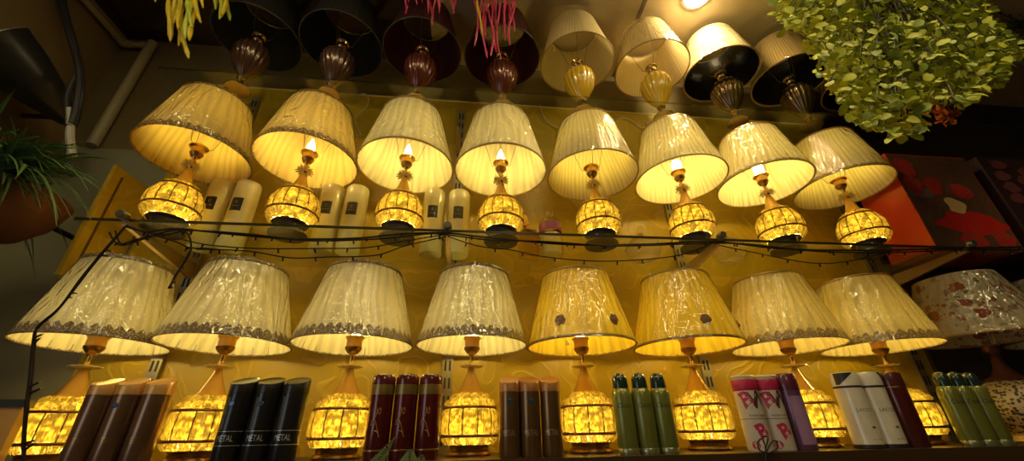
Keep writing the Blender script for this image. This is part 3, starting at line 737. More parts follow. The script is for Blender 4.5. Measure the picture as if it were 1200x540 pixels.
def white_can(loc, label, mir=1):
    r = .0305; c = thing('spray_can', label, 'spray can', loc, 'white cans with dark caps')
    w = basic('can_ivory', (.66, .6, .5), .35, .1, .4)
    P('can_body', w, [(.001, .008), (r, .008), (r, .135)], c)
    P('foot_ring', basic('foot_black', (.02, .015, .015), .4), [(.001, 0), (r*.97, 0), (r*1.003, .001), (r*1.003, .009)], c)
    P('black_stripe', basic('stripe_black', (.02, .012, .012), .4), [(r+.0003, .1345), (r+.0006, .135), (r+.0006, .139), (r+.0003, .1395)], c)
    P('shoulder', w, [(r, .139), (r, .165), (r*.9, .172), (.001, .173)], c)
    mb = MB(); n = 20; vs = []                                     # dark swoosh over the left of the cap
    for j in (0, 1):
        for i in range(n+1):
            u = i/n; a = -PI/2+mir*(-1.5+1.9*u); z0 = .1425+.028*min(1, max(0, (u-.15)*1.6))
            vs.append(((r+.0006)*math.cos(a), (r+.0006)*math.sin(a), z0 if j == 0 else .170))
    mb.add(vs, [(i, i+1, n+2+i, n+1+i) for i in range(n)]); mb.build('dark_swoosh', basic('stripe_black', (.02, .012, .012), .4), c)
    gb = basic('print_grey_brown', (.12, .09, .07), .5)
    mb = MB(); wrap_text(mb, 'LACOSTE', .011, r+.0005, .083, -PI/2, stretch=1.0); mb.build('lettering', gb, c, smooth=False)
    mb = MB(); wrap_text(mb, 'eau fraiche', .005, r+.0005, .02, -PI/2); mb.build('small_lettering', gb, c, smooth=False)
    mb = MB(); mb.lathe([(.0001, 0), (.005, .0)], 10); mb.v[-20:] = [(x, -r-.0008, .045+y*.6) for x, y, z in mb.v[-20:]]
    mb.build('emblem', gb, c, smooth=False)
white_can((.972, .985, ZL), 'left one of two white cans with black stripe and dark swoosh cap')
white_can((1.034, .985, ZL), 'right one of two white cans with black stripe, beside the dark red can', -1)
r = .029
c = thing('spray_can', 'plain dark red can right of the white cans', 'spray can', (1.098, .985, ZL))
P('can_body', basic('can_dark_red', (.085, .012, .01), .25, .2, .5), [(.001, 0), (r*.95, 0), (r, .003), (r, .135)], c)
P('cap', basic('cap_dark_red', (.07, .014, .01), .3, 0, .4), [(r, .135), (r*1.01, .137), (r*1.0, .166), (r*.92, .171), (.001, .172)], c)
P('rim_seam', brass, [(r+.0004, .134), (r+.0008, .1345), (r+.0008, .136), (r+.0004, .1365)], c)

# tall white cans on the middle shelf
tall_m = basic('can_pale_yellow', (.70, .62, .32), .35, 0, .7)
lbls = ('left of the pair between the two gold-shaded lamps', 'right of the pair between the two gold-shaded lamps', 'left of the pair left of the third lamp',
        'right of the pair left of the third lamp', 'left of the pair at the central bracket', 'right of the pair at the central bracket')
for x, lb in zip((-.806, -.728, -.462, -.383, -.128, -.045), lbls):
    c = thing('tall_can', 'tall pale can with square black label, '+lb, 'can', (x, 1.168, ZM), 'tall pale cans with black labels'); r = .0365
    P('can_body', tall_m, [(.001, 0), (r*.95, 0), (r, .003), (r, .198)], c)
    P('cap', basic('cap_pale', (.74, .66, .4), .35, 0, .6), [(r*.985, .198), (r*.99, .2), (r*.985, .228), (r*.9, .235), (.001, .2365)], c)
    mb = MB(); n = 12; vs = []
    for j in (0, 1):
        for i in range(n+1): a = -PI/2-.45+.9*i/n; vs.append(((r+.0005)*math.cos(a), (r+.0005)*math.sin(a), .118+.046*j))
    mb.add(vs, [(i, i+1, n+2+i, n+1+i) for i in range(n)]); lab_o = mb.build('black_label', basic('label_black', (.012, .01, .01), .4), c)
    mb = MB(); wrap_text(mb, 'C', .012, r+.0009, .148, -PI/2); wrap_text(mb, 'PERFUMED', .004, r+.0009, .134, -PI/2); mb.build('label_print', basic('label_print', (.4, .35, .25), .5), lab_o, smooth=False)

# glass jar, perfume box, crystal bowls on the middle shelf
jar = thing('glass_jar', 'clear glass jar with purple label beside the bulbless lamp', 'jar', (.262, 1.15, ZM))
P('jar_body', sheet_glass('jar_glass', (.95, .9, .7), 1.4), [(.001, .001), (.034, .001), (.037, .006), (.037, .12), (.03, .13), (.022, .134)], jar)
P('contents', basic('pale_cream', (.6, .52, .3), .5), [(.001, .004), (.033, .004), (.033, .075), (.001, .076)], jar)
P('jar_label', basic('label_purple', (.22, .05, .12), .5), [(.0375, .082), (.038, .083), (.038, .112), (.0375, .113)], jar)
P('stopper', clear_crystal, [(.02, .134), (.024, .137), (.012, .146), (.016, .158), (.001, .168)], jar)
pb = thing('perfume_bottle', 'angular yellow glass bottle behind the bracket-side cream lamp', 'perfume bottle', (.19, 1.17, ZM), None, .3)
yg = crystal_mat('yellow_glass', (1, .8, .3), bscale=20, bstr=.1, refr=.5)
mb = MB(); mb.box((-.03, -.018, .0), (.03, .018, .085)); mb.box((-.022, -.016, .085), (.022, .016, .1)); mb.build('flask', yg, pb, smooth=False)
mb = MB(); mb.box((-.012, -.012, .1), (.012, .012, .112)); mb.box((-.03, -.014, .112), (.034, .014, .15), Matrix.Rotation(-.3, 4, 'Y')); mb.build('stopper', gold, pb, smooth=False)
for x, y, lb, q in ((.575, 1.15, 'low cut-crystal bowl between the ivory-shaded lamps', 1.05), (.875, 1.14, 'domed cut-crystal dish between the two tube-bulb lamps', 1.0)):
    bw = thing('crystal_dish', lb, 'crystal dish', (x, y, ZM), 'crystal dishes')
    P('dish', clear_crystal, [(.001, .001), (.04*q, .001), (.052*q, .02), (.056*q, .035), (.057*q, .037)], bw, 24, angle=5)
    mb = MB(); mb.lathe([(.056*q, .038), (.052*q, .05), (.038*q, .066), (.02*q, .076), (.006, .08)], 24); mb.ball((0, 0, .088), .009, 8, 6); mb.build('lid', clear_crystal, bw, smooth=False)

# ------------------------------------------------------------------ printed gift boxes at the right end of the middle shelf
red = basic('box_red', (.52, .035, .012), .35, 0, .3); redd = basic('box_dark', (.03, .012, .012), .4)
bx = thing('gift_box', 'red gift box printed with strawberries and cake at the end of the middle shelf', 'gift box', (1.49, 1.0, ZM+.0005))
W, D, H = .33, .15, .38
mb = MB(); mb.box((0, 0, .0), (W, D, H)); mb.build('carton', red, bx, smooth=False)
mb = MB(); mb.box((.004, -.001, .004), (W-.004, 0, H-.004)); pic = mb.build('printed_picture', wallpaper('print_board', (.05, .02, .012), (.20, .10, .055), .3, 0, .35), bx, smooth=False)
def blob(mb, cx, cz, w, h, y=-.0016, n=22, wob=.12, seed=1):
    rr = random.Random(seed); ph = [rr.uniform(0, 6.28) for _ in range(3)]
    vs = [(cx, y, cz)]+[(cx+w*math.cos(t)*(1+wob*math.sin(3*t+ph[0])+wob*.6*math.sin(5*t+ph[1])), y, cz+h*math.sin(t)*(1+wob*math.sin(2*t+ph[2]))) for t in [2*PI*i/n for i in range(n)]]
    mb.add(vs, [(0, 1+i, 1+(i+1) % n) for i in range(n)])
for q, (a, b, w, h) in enumerate(((.05, .32, .042, .042), (.045, .245, .036, .036), (.125, .245, .034, .04), (.225, .225, .042, .034), (.275, .04, .04, .032), (.16, .035, .05, .03))):
    mb = MB(); blob(mb, a, b, w, h, -.0019, seed=q); mb.build('printed_strawberry', two_tone('print_strawberry', (.6, .3, .05), (.42, .022, .015), 150, .16), pic, smooth=False)
mb = MB(); blob(mb, .19, .10, .13, .042, -.0013, seed=12, wob=.14); mb.build('printed_red_cloth', basic('print_red', (.55, .02, .012), .4), pic, smooth=False)
mb = MB(); blob(mb, .165, .165, .036, .034, -.0023, seed=4, wob=.16); mb.build('printed_cake', basic('print_cream', (.75, .5, .2), .5), pic, smooth=False)
mb = MB(); blob(mb, .06, .215, .055, .022, -.0015, seed=7); mb.build('printed_spoon', basic('print_mauve', (.22, .12, .12), .35), pic, smooth=False)
b2 = thing('gift_box', 'dark gift box with dim red print right of the strawberry box', 'gift box', (1.88, 1.0, ZM+.0005))
mb = MB(); mb.box((0, 0, 0), (.36, .2, .39)); mb.build('carton', redd, b2, smooth=False)
for q in range(10):
    mb = MB(); blob(mb, .06+.1*(q % 3)+.02*math.sin(q), .24+.045*(q//3)-.03*math.cos(q*2), .035, .022, -.0012-.0002*q, seed=30+q); mb.build('printed_berry', basic('print_dim_red', (.13+.02*(q % 4), .035, .035), .4), b2, smooth=False)

# ------------------------------------------------------------------ floral lamps at the right end
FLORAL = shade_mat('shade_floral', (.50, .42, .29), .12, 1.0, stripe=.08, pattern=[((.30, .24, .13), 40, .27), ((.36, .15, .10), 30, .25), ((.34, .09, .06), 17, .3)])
fil = two_tone('filigree', (.02, .014, .01), (.40, .30, .17), 120, .46, .4)
fl_shade = [shade_mesh('lamp_shade', FLORAL, .16, .1, .195, 40, .003), trim_mesh('rim_piping', piping, .16, .3, .004, 0, 0)]
for k, (x, lb) in enumerate(((1.605, 'floral-print shade on a pierced ceramic body, lamp right of the yellow-green cans'), (1.945, 'floral-print lamp cut off by the right edge of the picture'))):
    L = thing('ceramic_table_lamp', lb, 'table lamp', (x, 1.085, ZL), 'floral lamps at the right end')
    P('base_disc', basic('base_cream_gold', (.6, .42, .16), .3, .3, .3), [(.001, 0), (.082, 0), (.085, .004), (.083, .016), (.066, .022), (.001, .023)], L)
    P('pierced_body', fil, [(.066, .022), (.086, .045), (.097, .08), (.094, .115), (.075, .145), (.05, .16), (.03, .168)], L, 48)
    P('neck', basic('neck_red_brown', (.12, .04, .02), .3, .4, .3), [(.055, .16), (.056, .163), (.03, .175), (.016, .2), (.011, .235), (.02, .245), (.022, .262), (.001, .264)], L)
    sh = link(fl_shade[0], 'lamp_shade', L, (0, 0, .283)); link(fl_shade[1], 'rim_piping', sh); link(wrap_mesh(.16, .1, .195), 'plastic_wrap', sh)
    mb = MB(); mb.torus(.022, .002, .262, 20, 6)
    for q in range(3):
        a = Vector((math.cos(2.1*q+.3), math.sin(2.1*q+.3), 0)); mb.tube([a*.02+Vector((0, 0, .262)), a*.075+Vector((0, 0, .42)), a*.099+Vector((0, 0, .475))], .0012, 5)
    mb.build('shade_carrier', wire_m, L)

# ------------------------------------------------------------------ string lights
cable_m = basic('cable_dark', (.010, .006, .004), .7, spec=.2); tip_m = basic('bulb_tip', (.5, .45, .4), .2)
def smooth_path(pts, k=6):
    out = []; n = len(pts)
    for i in range(n-1):
        p0, p1, p2, p3 = pts[max(i-1, 0)], pts[i], pts[i+1], pts[min(i+2, n-1)]
        for j in range(k):
            t = j/k; out.append(.5*((2*p1)+(p2-p0)*t+(2*p0-5*p1+4*p2-p3)*t*t+(3*p1-p0-3*p2+p3)*t**3))
    out.append(pts[-1]); return out
def garland(name, label, paths, r, step, caplen=.012, both=False):
    pts0 = paths[0][0][0]; t = thing(name, label, 'string lights', pts0, 'dark string lights')
    mb = MB(); caps = []
    for pts, rr in paths:
        sp = [p-pts0 for p in smooth_path(pts)]; mb.tube(sp, rr, 6); acc = step*.4
        for a, b in zip(sp, sp[1:]):
            L = (b-a).length; acc += L
            if acc > step and step:
                acc = 0; caps.append((b, (b-a).normalized()))
    mb.build('cable', cable_m, t)
    for k, (p, d) in enumerate(caps[:95]):
        side = Vector((-d.z, -.25, d.x)); side.normalize()
        if side.z > 0 and not both: side = -side
        side = (side+Vector((rnd.uniform(-.3, .3), rnd.uniform(-.3, .1), rnd.uniform(-.2, .2)))).normalized()
        m1 = MB(); m1.tube([p, p+side*caplen], [.0022, .0018], 6); o = m1.build('bulb_holder', cable_m, t)
        m2 = MB(); m2.tube([p+side*caplen, p+side*(caplen+.004)], [.0014, .0005], 5); m2.build('bulb_tip', tip_m, o)
def px(lst, Y): return [at(x, y, Y) for x, y in lst]
main = px([(148, 264), (170, 271), (205, 268), (240, 271), (300, 277), (350, 280), (420, 279), (470, 274), (523, 273), (560, 277), (610, 282), (660, 286), (700, 287), (760, 286), (838, 283), (900, 290), (960, 293), (1040, 293), (1110, 291), (1205, 289)], .966)
main2 = px([(148, 266), (190, 275), (225, 270), (300, 275), (360, 282), (440, 280), (500, 274), (523, 275), (575, 281), (640, 283), (720, 288), (800, 286), (838, 285), (880, 286), (950, 294), (1030, 296), (1120, 293), (1205, 292)], .962)
garland('string_light', 'thick dark light cable running along the front edge of the middle glass shelf', [(main, .0026), (main2, .002)], .002, .085)
sag = px([(215, 281), (245, 287), (300, 291), (380, 291), (430, 290), (470, 283), (520, 275)], .958)
sag1 = px([(230, 292), (290, 294), (340, 302), (385, 301), (440, 299), (475, 288), (523, 277)], .955)
sag2 = px([(525, 277), (560, 288), (600, 293), (640, 301), (710, 306), (790, 300), (832, 286)], .955)
sag3 = px([(842, 287), (870, 293), (950, 308), (1000, 305), (1045, 294)], .955)
garland('string_light', 'thin dark light cable hanging in loops below the middle shelf edge', [(sag, .0015), (sag1, .0015), (sag2, .0015), (sag3, .0015)], .0015, .07)
drop = px([(147, 265), (118, 298), (95, 326), (70, 360), (45, 382), (39, 400), (35, 440), (30, 480), (27, 520), (29, 545)], .925)
drop2 = px([(146, 267), (113, 306), (88, 338), (66, 365), (44, 385), (41, 405), (38, 440), (32, 482), (29, 522), (30, 545)], .928)
garland('string_light', 'dark light cable dropping over the leftmost lower lamp shade', [(drop, .0024), (drop2, .0018)], .002, .1, .02, True)
lp1 = px([(128, 272), (135, 284), (145, 287), (165, 281), (200, 270), (219, 273), (224, 290), (218, 304), (206, 322), (199, 337)], .95)
lp2 = px([(135, 270), (141, 285), (152, 283), (180, 276), (205, 283), (222, 290), (240, 291), (262, 293)], .953)
lp3 = px([(224, 292), (216, 306), (205, 325), (197, 338)], .947)
garland('string_light', 'tangled dark light cable looped between the two leftmost cream shades', [(lp1, .002), (lp2, .0018), (lp3, .0018)], .002, .05, .012)

# ------------------------------------------------------------------ wall things on the left
pvc = basic('pvc_grey', (.36, .31, .2), .45)
co = thing('conduit_pipe', 'pale plastic conduit pipe running down the wall and along the left wall under the ceiling', 'pipe', (-1.375, YB-.02, CZ+.95))
mb = MB(); mb.tube([(0, 0, 0), (.0, 0, .552)], .018, 16); mb.build('upright_run', pvc, co)
mb = MB(); mb.tube([(.0, .0, .53), (-.104, .0, .53)], .0125, 12); mb.build('cross_run', pvc, co)
mb = MB(); mb.tube([(-.1065, .0, .53), (-.1065, -.5, .53), (-.1065, -1.2, .53)], .0125, 12); mb.build('wall_run', pvc, co)
mb = MB(); mb.tube([(-.106, -.04, .53), (-.106, .004, .53), (-.11, 0, .53), (-.07, 0, .53)], .0155, 12); mb.build('elbow', pvc, co)
mb = MB(); mb.tube([(-.03, 0, .53), (.004, 0, .53)], .0155, 12); mb.build('coupling', pvc, co)
blk = basic('black_fabric', (.012, .011, .012), .55, bump=.2, scale=25)
cb = thing('cable_bundle', 'thick black cable bundle hanging down the left wall', 'cable', at(72, 0, 1.0))
o0 = Vector(cb.location); mb = MB()
for pts, rr in (([(66, -12), (76, 20), (84, 48), (92, 75), (94, 100), (90, 128), (85, 145), (80, 150)], .011), ([(72, -12), (80, 25), (90, 60), (91, 85), (84, 100), (79, 115), (80, 135), (82, 150)], .008), ([(93, 90), (97, 110), (93, 128), (85, 142)], .005), ([(80, 140), (83, 160), (80, 185), (84, 205)], .008)):
    mb.tube([p-o0 for p in smooth_path(px(pts, 1.0))], rr, 8)
mb.build('cables', blk, cb)
mb = MB(); mb.tube([p-o0 for p in smooth_path(px([(82, 128), (83, 145), (82, 160), (85, 182)], 1.0))], .010, 8); mb.build('white_cable', basic('cable_white', (.35, .33, .28), .5), cb)
mb = MB()
for (p_, rr) in ((at(12, 2, 1.0), .05), (at(62, -2, 1.05), .02)):
    mb.ball(p_-o0, rr, 20, 12, (1, .5, .55))
mb.build('junction_lump', blk, cb)
# black cone shade clamped to the left wall
a0, a1 = at(2, 62, .96), at(82, 140, 1.13)
cn = thing('wall_cone_light', 'black metal cone shade fixed to the left wall above the fern', 'wall light', a1)
ax = (a0-a1); ln = ax.length; ax.normalize(); zq = Vector((0, 0, 1)).rotation_difference(ax).to_matrix()
mb = MB(); mb.lathe([(.001, -.012), (.022, -.01), (.03, 0), (.055, ln*.35), (.082, ln*.8), (.095, ln*1.15), (.0965, ln*1.16), (.092, ln*1.145), (.05, ln*.36), (.026, .01)], 40, ax=zq); mb.build('cone', basic('cone_black', (.018, .017, .018), .35, .2), cn)
mb = MB(); mb.lathe([(.0945, ln*1.152), (.0975, ln*1.155), (.0975, ln*1.165), (.0945, ln*1.166)], 40, ax=zq); mb.build('rim', basic('rim_grey', (.25, .24, .22), .35, .6), cn)
mb = MB(); e0 = Vector((0, 0, 0)); mb.tube([e0, Vector((-1.5-a1.x, .02, .03))*.5, Vector((-1.4995-a1.x, .03, .03))], .008, 8); mb.build('wall_arm', blk, cn)

for lb, pts in (('pale power cable loop hung at the top of the wallpaper, right of the central bracket', [(633, 124), (636, 134), (644, 145), (660, 152), (680, 148), (700, 150)]), ('pale cable loop at the top of the wallpaper left of the first plain cream lamp', [(417, 121), (420, 113), (427, 110), (432, 115), (430, 124), (421, 134), (417, 143), (424, 160)]),
                ('pale power cable loop at the top of the wallpaper between the ivory-shaded lamps', [(722, 142), (730, 138), (742, 143), (752, 150), (760, 146), (768, 140)])):
    p_ = smooth_path(px(pts, YB-.023)); t = tag(MB().build('x', pvc) if False else (lambda m_: (m_.tube([q-p_[0] for q in p_], .0035, 7), m_.build('hanging_power_cable', basic('cable_pale', (.6, .5, .3), .45), None, p_[0]))[1])(MB()), lb, 'cable', 'pale cables on the wallpaper')

# fern in a hanging pot on the left
fern_g = basic('fern_green', (.075, .15, .04), .5, var=.4, scale=12); terr = basic('terracotta', (.11, .028, .012), .6, bump=.3, scale=40)
fc = Vector((-1.215, .975, CZ+.565))
fp = thing('hanging_fern', 'dark green fern in a round terracotta hanging pot on the left', 'potted plant', fc)
P('pot', terr, [(.001, -.135), (.04, -.13), (.09, -.105), (.13, -.06), (.148, -.01), (.152, .0), (.146, .004), (.13, -.01), (.001, -.012)], fp, 40)
mb = MB(); mb.tube([(0, .14, -.01), (0, .2, -.01), (0, YB-.012-fc.y, -.01)], .008, 8); mb.build('wall_hook', blk, fp)
mb = MB()
def blade(mb, p, d, L, w, droop):
    pts = []; wd = d.cross(Vector((0, 0, 1)));
    if wd.length < .01: wd = Vector((1, 0, 0))
    wd.normalize(); vs = []; k = 7
    for j in range(k+1):
        t = j/k; c = p+d*(L*t)+Vector((0, 0, -droop*L*t*t)); q = w*(1-t**2.2)*.5+.0003
        vs += [c-wd*q, c+Vector((0, 0, w*.15)), c+wd*q]
    fs = []
    for j in range(k): a = j*3; fs += [(a, a+1, a+4, a+3), (a+1, a+2, a+5, a+4)]
    mb.add(vs, fs)
rf = random.Random(3)
for k in range(260):
    t = rf.uniform(-PI, PI); el = rf.uniform(-.1, 1.0)
    d = Vector((math.cos(t)*math.cos(el), math.sin(t)*math.cos(el)*.7-.1, math.sin(el)*.8)).normalized()
    p = Vector((rf.uniform(-.1, .1), rf.uniform(-.1, .1), .0))
    if d.x > 0: d.y = -abs(d.y)*.8; p.y = -abs(p.y)
    blade(mb, p, d, rf.uniform(.13, .24), rf.uniform(.006, .011), rf.uniform(.2, .7))
for k in range(64):
    t = rf.uniform(-.75, .35); d = Vector((math.cos(t), -abs(math.sin(t))*.8-.1, rf.uniform(.05, .75))).normalized()
    blade(mb, Vector((rf.uniform(.0, .1), rf.uniform(-.11, -.02), .02)), d, rf.uniform(.2, .33), rf.uniform(.007, .012), rf.uniform(.25, .75))
for k in range(70):
    t = rf.uniform(-PI*.95, -PI*.35); d = Vector((math.cos(t), math.sin(t), rf.uniform(.1, .5))).normalized(); x_ = rf.uniform(-.14, .03)
    blade(mb, Vector((x_, -math.sqrt(max(0, .02-x_*x_))*.9, .012)), d, rf.uniform(.14, .24), rf.uniform(.007, .012), rf.uniform(.8, 1.3))
fo = mb.build('fronds', fern_g, fp); 

# ------------------------------------------------------------------ hanging artificial plants from the ceiling
def finger_plant(name, label, mats, tips, Y, r0, seed, top=ZC):
    rr = random.Random(seed); org = at(tips[0][0], tips[0][1], Y); org.z = top
    t = thing(name, label, 'hanging plant', org, 'hanging artificial plants'); mbs = [MB() for _ in mats]
    for (x, y, w) in tips:
        e = at(x, y, Y+rr.uniform(-.04, .04)); x0 = at(x+rr.uniform(-w, w), y-rr.uniform(55, 80), Y); k = 9; pts = []
        for j in range(k+1):
            u = j/k; c = x0.lerp(e, u)+Vector((.008*math.sin(u*5+x), .008*math.cos(u*4+y), 0)); pts.append(c-org)
        q = rr.randrange(len(mats))
        mbs[q].tube(pts, [r0*(.75+.35*math.sin(9*j/k+x)**2)*(1 if j < k else .35) for j in range(k+1)], 7)
    stem = MB(); 
    for (x, y, w) in tips[::3]:
        s = at(x, y-58, Y); stem.tube([Vector((0, 0, 0)), (s-org)*.5+Vector((0, 0, .02)), s-org], .003, 5)
    stem.lathe([(.001, -.02), (.03, -.018), (.035, -.004), (.035, -.0005)], 20)
    for mt, b in zip(mats, mbs):
        if b.v: b.build('hanging_fingers', mt, t)
    stem.build('stems', basic('stem_dark', (.06, .06, .03), .6), t)
ylw = basic('leaf_yellow', (.62, .46, .02), .45, var=.3); ygr = basic('leaf_lime', (.42, .46, .03), .45, var=.3)
pnk = basic('leaf_magenta', (.5, .03, .10), .5, var=.3); pk2 = basic('leaf_rose', (.58, .09, .13), .5, var=.3)
finger_plant('hanging_succulent', 'yellow-green artificial plant with finger-like strands hanging top left', [ylw, ygr],
             [(198, 50, 6), (201, 46, 6), (212, 56, 5), (216, 66, 5), (214, 40, 8), (220, 45, 8), (226, 48, 6), (206, 30, 8), (209, 36, 8), (222, 32, 8), (234, 26, 5), (240, 12, 6), (255, 23, 6), (266, 22, 6), (263, 16, 6), (200, 20, 9), (180, 1, 6), (228, 20, 8), (248, 8, 6)], .82, .0064, 5)
finger_plant('hanging_succulent', 'small magenta artificial plant hanging over the left maroon lamp', [pnk, pk2],
             [(476, 14, 5), (478, 8, 4), (500, 18, 4), (505, 24, 5), (509, 28, 5), (512, 18, 6), (516, 10, 5), (530, 14, 4), (533, 17, 4), (497, 6, 6), (507, 10, 6), (520, 4, 6), (486, 2, 6)], .82, .0036, 8)
finger_plant('hanging_succulent', 'larger magenta and yellow artificial plant hanging over the right maroon lamp', [pnk, pk2, ylw, pnk],
             [(558, 52, 5), (562, 44, 6), (568, 66, 4), (567, 54, 5), (577, 68, 5), (580, 60, 6), (586, 66, 5), (592, 50, 6), (598, 56, 5), (600, 38, 5), (572, 40, 7), (585, 42, 7), (576, 28, 7), (592, 28, 7), (566, 30, 5), (602, 10, 4), (570, 14, 6), (588, 12, 6), (580, 20, 8), (595, 36, 5), (561, 36, 5)], .82, .0038, 9)

# leafy bush top right
leaf_a = basic('leaf_bright', (.43, .45, .03), .6, var=.4, scale=9); leaf_b = basic('leaf_deep', (.27, .35, .05), .45, var=.4, scale=9)
rust = basic('leaf_rust', (.42, .08, .012), .5, var=.4); pine = basic('leaf_dark', (.022, .04, .016), .5, var=.4)
poly = [(893, -40), (906, -2), (913, 30), (945, 45), (941, 60), (958, 72), (955, 84), (975, 100), (970, 112), (995, 128), (1000, 148), (1030, 152), (1050, 160), (1072, 157), (1082, 140), (1086, 118), (1110, 122), (1140, 118), (1152, 104), (1172, 96), (1180, 78), (1196, 62), (1192, 48), (1160, 22), (1148, -40)]
def inside(x, y, pg):
    c = False; n = len(pg)
    for i in range(n):
        (x1, y1), (x2, y2) = pg[i], pg[(i+1) % n]
        if (y1 > y) != (y2 > y) and x < (x2-x1)*(y-y1)/(y2-y1)+x1: c = not c
    return c
def bush(name, label, pg, Y0, Y1, n, mats, L, W, seed, cat='hanging plant', partname='foliage'):
    rr = random.Random(seed); xs = [p[0] for p in pg]; ys = [p[1] for p in pg]
    org = at(sum(xs)/len(xs), min(ys), (Y0+Y1)/2); org.z = ZC
    t = thing(name, label, cat, org, 'hanging artificial plants'); mbs = [MB() for _ in mats]; st = MB(); cnt = 0
    while cnt < n:
        x, y = rr.uniform(min(xs), max(xs)), rr.uniform(min(ys), max(ys))
        if not inside(x, y, pg): continue
        Y = rr.uniform(Y0, Y1)
        p = at(x, y, Y)-org
        d = Vector((rr.uniform(-1, 1), rr.uniform(-1, .3), rr.uniform(-.9, .5))).normalized(); nrm = Vector((rr.uniform(-.5, .5), rr.uniform(-1.2, -.2), rr.uniform(.0, 1.2))).normalized()
        q = 0 if len(mats) == 1 or rr.random() < .72 else rr.randrange(1, len(mats)); s = rr.uniform(.7, 1.25)
        mbs[q].leaf(p, d, nrm, L*s, W*s, .1); cnt += 1
        if cnt % 14 == 0:
            top = Vector((p.x*.55, p.y*.5, min(-.01, p.z+.35))); st.tube([Vector((p.x*.4, p.y*.4, -.002)), top, p], .0016, 4)
    for mt, b in zip(mats, mbs):
        if b.v: b.build(partname, mt, t)
    st.lathe([(.001, -.02), (.05, -.018), (.06, -.004), (.06, -.0005)], 24); st.build('stems', basic('stem_dark', (.06, .06, .03), .6), t)
bush('hanging_leafy_plant', 'big bright green leafy artificial plant hanging at the top right', poly, .60, .78, 4300, [leaf_a, leaf_b], .026, .021, 21)
bush('hanging_red_plant', 'rusty red leaves hanging below the big green plant', [(1068, 95), (1085, 100), (1112, 118), (1120, 128), (1116, 146), (1105, 146), (1092, 132), (1078, 128)], .80, .86, 170, [rust], .022, .012, 22)
bush('hanging_dark_plant', 'fine dark green plant hanging at the top right edge', [(1145, -30), (1150, 10), (1165, 40), (1185, 70), (1205, 75), (1215, -30)], .82, .95, 1300, [pine], .016, .008, 23)

# ------------------------------------------------------------------ bits at the bottom edge
sp = thing('hanging_fern_sprig', 'small green fern sprigs clipped to the lower shelf edge before the maroon cans', 'artificial sprig', (-.12, .925, ZL-.03))
mb = MB(); o0 = Vector(sp.location)
def frond(mb, base, tip, n, lw):
    base, tip = base-o0, tip-o0; ax_ = (tip-base)
    mb.tube([base, base+ax_*.5+Vector((.004, 0, 0)), tip], .0012, 5)
    for k in range(n):
        u = (k+1)/(n+1); c = base+ax_*u
        for s in (-1, 1):
            d = (ax_.normalized()*.5+Vector((s, -.2, 0))).normalized(); mb.leaf(c, d, Vector((0, -1, .3)), lw*(1.15-u), lw*.45*(1.15-u), .1)
frond(mb, at(438, 548, .915), at(463, 512, .915), 12, .014); frond(mb, at(478, 552, .91), at(481, 526, .91), 9, .022); frond(mb, at(490, 552, .91), at(495, 532, .91), 7, .016)
mb.build('fronds', basic('sprig_green', (.09, .13, .03), .5, var=.3), sp)
mb = MB(); mb.box((-.03, .003, -.012), (-.012, .012, .0)); mb.build('clip', blk, sp, smooth=False)
tw = thing('hanging_wire_ornament', 'dark looped wire ornament on the lower shelf edge before the pink lettered cans', 'wire ornament', at(897, 532, .915)); o0 = Vector(tw.location); mb = MB()
for pts in ([(897, 545), (897, 525), (893, 514), (888, 519), (890, 527), (897, 530)], [(898, 530), (904, 518), (910, 517), (911, 525), (903, 530)], [(897, 526), (900, 512), (893, 512)]):
    mb.tube([p-o0 for p in smooth_path(px(pts, .915))], .0018, 6)
mb.build('wire_loops', blk, tw)
# leaning frame at the far left of the lower shelf
lf = thing('leaning_box', 'small orange gift box with dark edge leaning at the left end of the lower shelf', 'box', (-.925, .975, ZL), None, .35)
tl = Matrix.Rotation(-.18, 4, 'X')
mb = MB(); mb.box((-.10, 0, 0), (.025, .03, .112)); mb.build('carton', basic('carton_orange', (.5, .25, .05), .4), lf, smooth=False)
mb = MB(); mb.box((-.104, -.004, .112), (.029, .034, .126)); mb.build('lid', basic('lid_dark', (.04, .045, .045), .3, .3), lf, smooth=False)
mb = MB(); blob(mb, .0, .05, .008, .008, -.001, seed=3); blob(mb, -.025, .03, .006, .009, -.001, seed=4); mb.build('printed_spots', basic('print_spot_red', (.4, .04, .02), .4), lf, smooth=False)

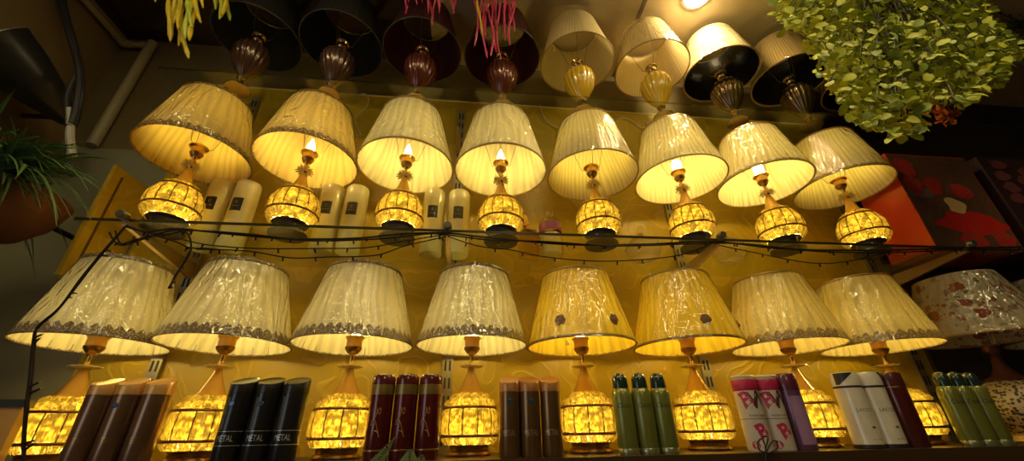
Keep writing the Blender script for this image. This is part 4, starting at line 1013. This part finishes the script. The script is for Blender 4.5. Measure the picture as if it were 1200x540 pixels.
# ------------------------------------------------------------------ lights
dl_m = emitter('downlight_glow', (1, .76, .36), 300.0)
ring_m = basic('downlight_ring', (.6, .58, .52), .35)
def downlight(x, y, st, label, mat=dl_m, r=.045):
    t = thing('ceiling_downlight', label, 'ceiling light', (x, y, ZC), 'ceiling downlights')
    mb = MB(); mb.lathe([(r, -.001), (r+.004, -.007), (r+.014, -.004), (r+.016, -.0005)], 32); mb.build('ring', ring_m, t)
    mb = MB(); mb.lathe([(.0005, -.022), (r*.4, -.02), (r*.75, -.014), (r, -.003)], 24); mb.build('lens', mat, t)
downlight(.86, .88, 1, 'ceiling downlight glowing above the cream and black-lined top lamps')
pan_m = emitter('panel_glow', (1, .80, .38), 28.0)  # unseen panels added for wrap glints and front light
for x, y, lb in ((-.80, .08, 'unseen light panel added above the viewer, left one of the front row'), (.25, .04, 'unseen light panel added above the viewer, middle one of the front row'), (1.35, .08, 'unseen light panel added above the viewer, right one of the front row'), (.35, -1.6, 'unseen light panel added at the back of the shop behind the viewer')):
    t = thing('unseen_light_panel', lb, 'ceiling light', (x, y, ZC), 'unseen added light panels')
    mb = MB(); mb.box((-.29, -.07, -.018), (.29, .07, -.0005)); mb.build('housing', ring_m, t, smooth=False)
    mb = MB(); mb.box((-.275, -.055, -.021), (.275, .055, -.018)); mb.build('diffuser', pan_m, t, smooth=False)
# unseen window added in the left wall to bring in cool daylight
mb = MB(); mb.box((-1.499, -.9, 1.0), (-1.494, .1, 2.3)); struct(mb.build('unseen_window_1', emitter('daylight', (.80, .88, .9), 1.1), smooth=False))
w = bpy.data.worlds.new('world'); S.world = w; w.use_nodes = True
w.node_tree.nodes['Background'].inputs[0].default_value = (.05, .045, .04, 1); w.node_tree.nodes['Background'].inputs[1].default_value = .2

S.view_settings.view_transform = 'Standard'; S.view_settings.look = 'None'; S.view_settings.gamma = 1; S.view_settings.use_curve_mapping = False
S.view_settings.exposure = .28
cy = S.cycles
cy.use_denoising = True; cy.sample_clamp_indirect = 4; cy.max_bounces = 10; cy.transparent_max_bounces = 24; cy.caustics_refractive = True; cy.blur_glossy = .5
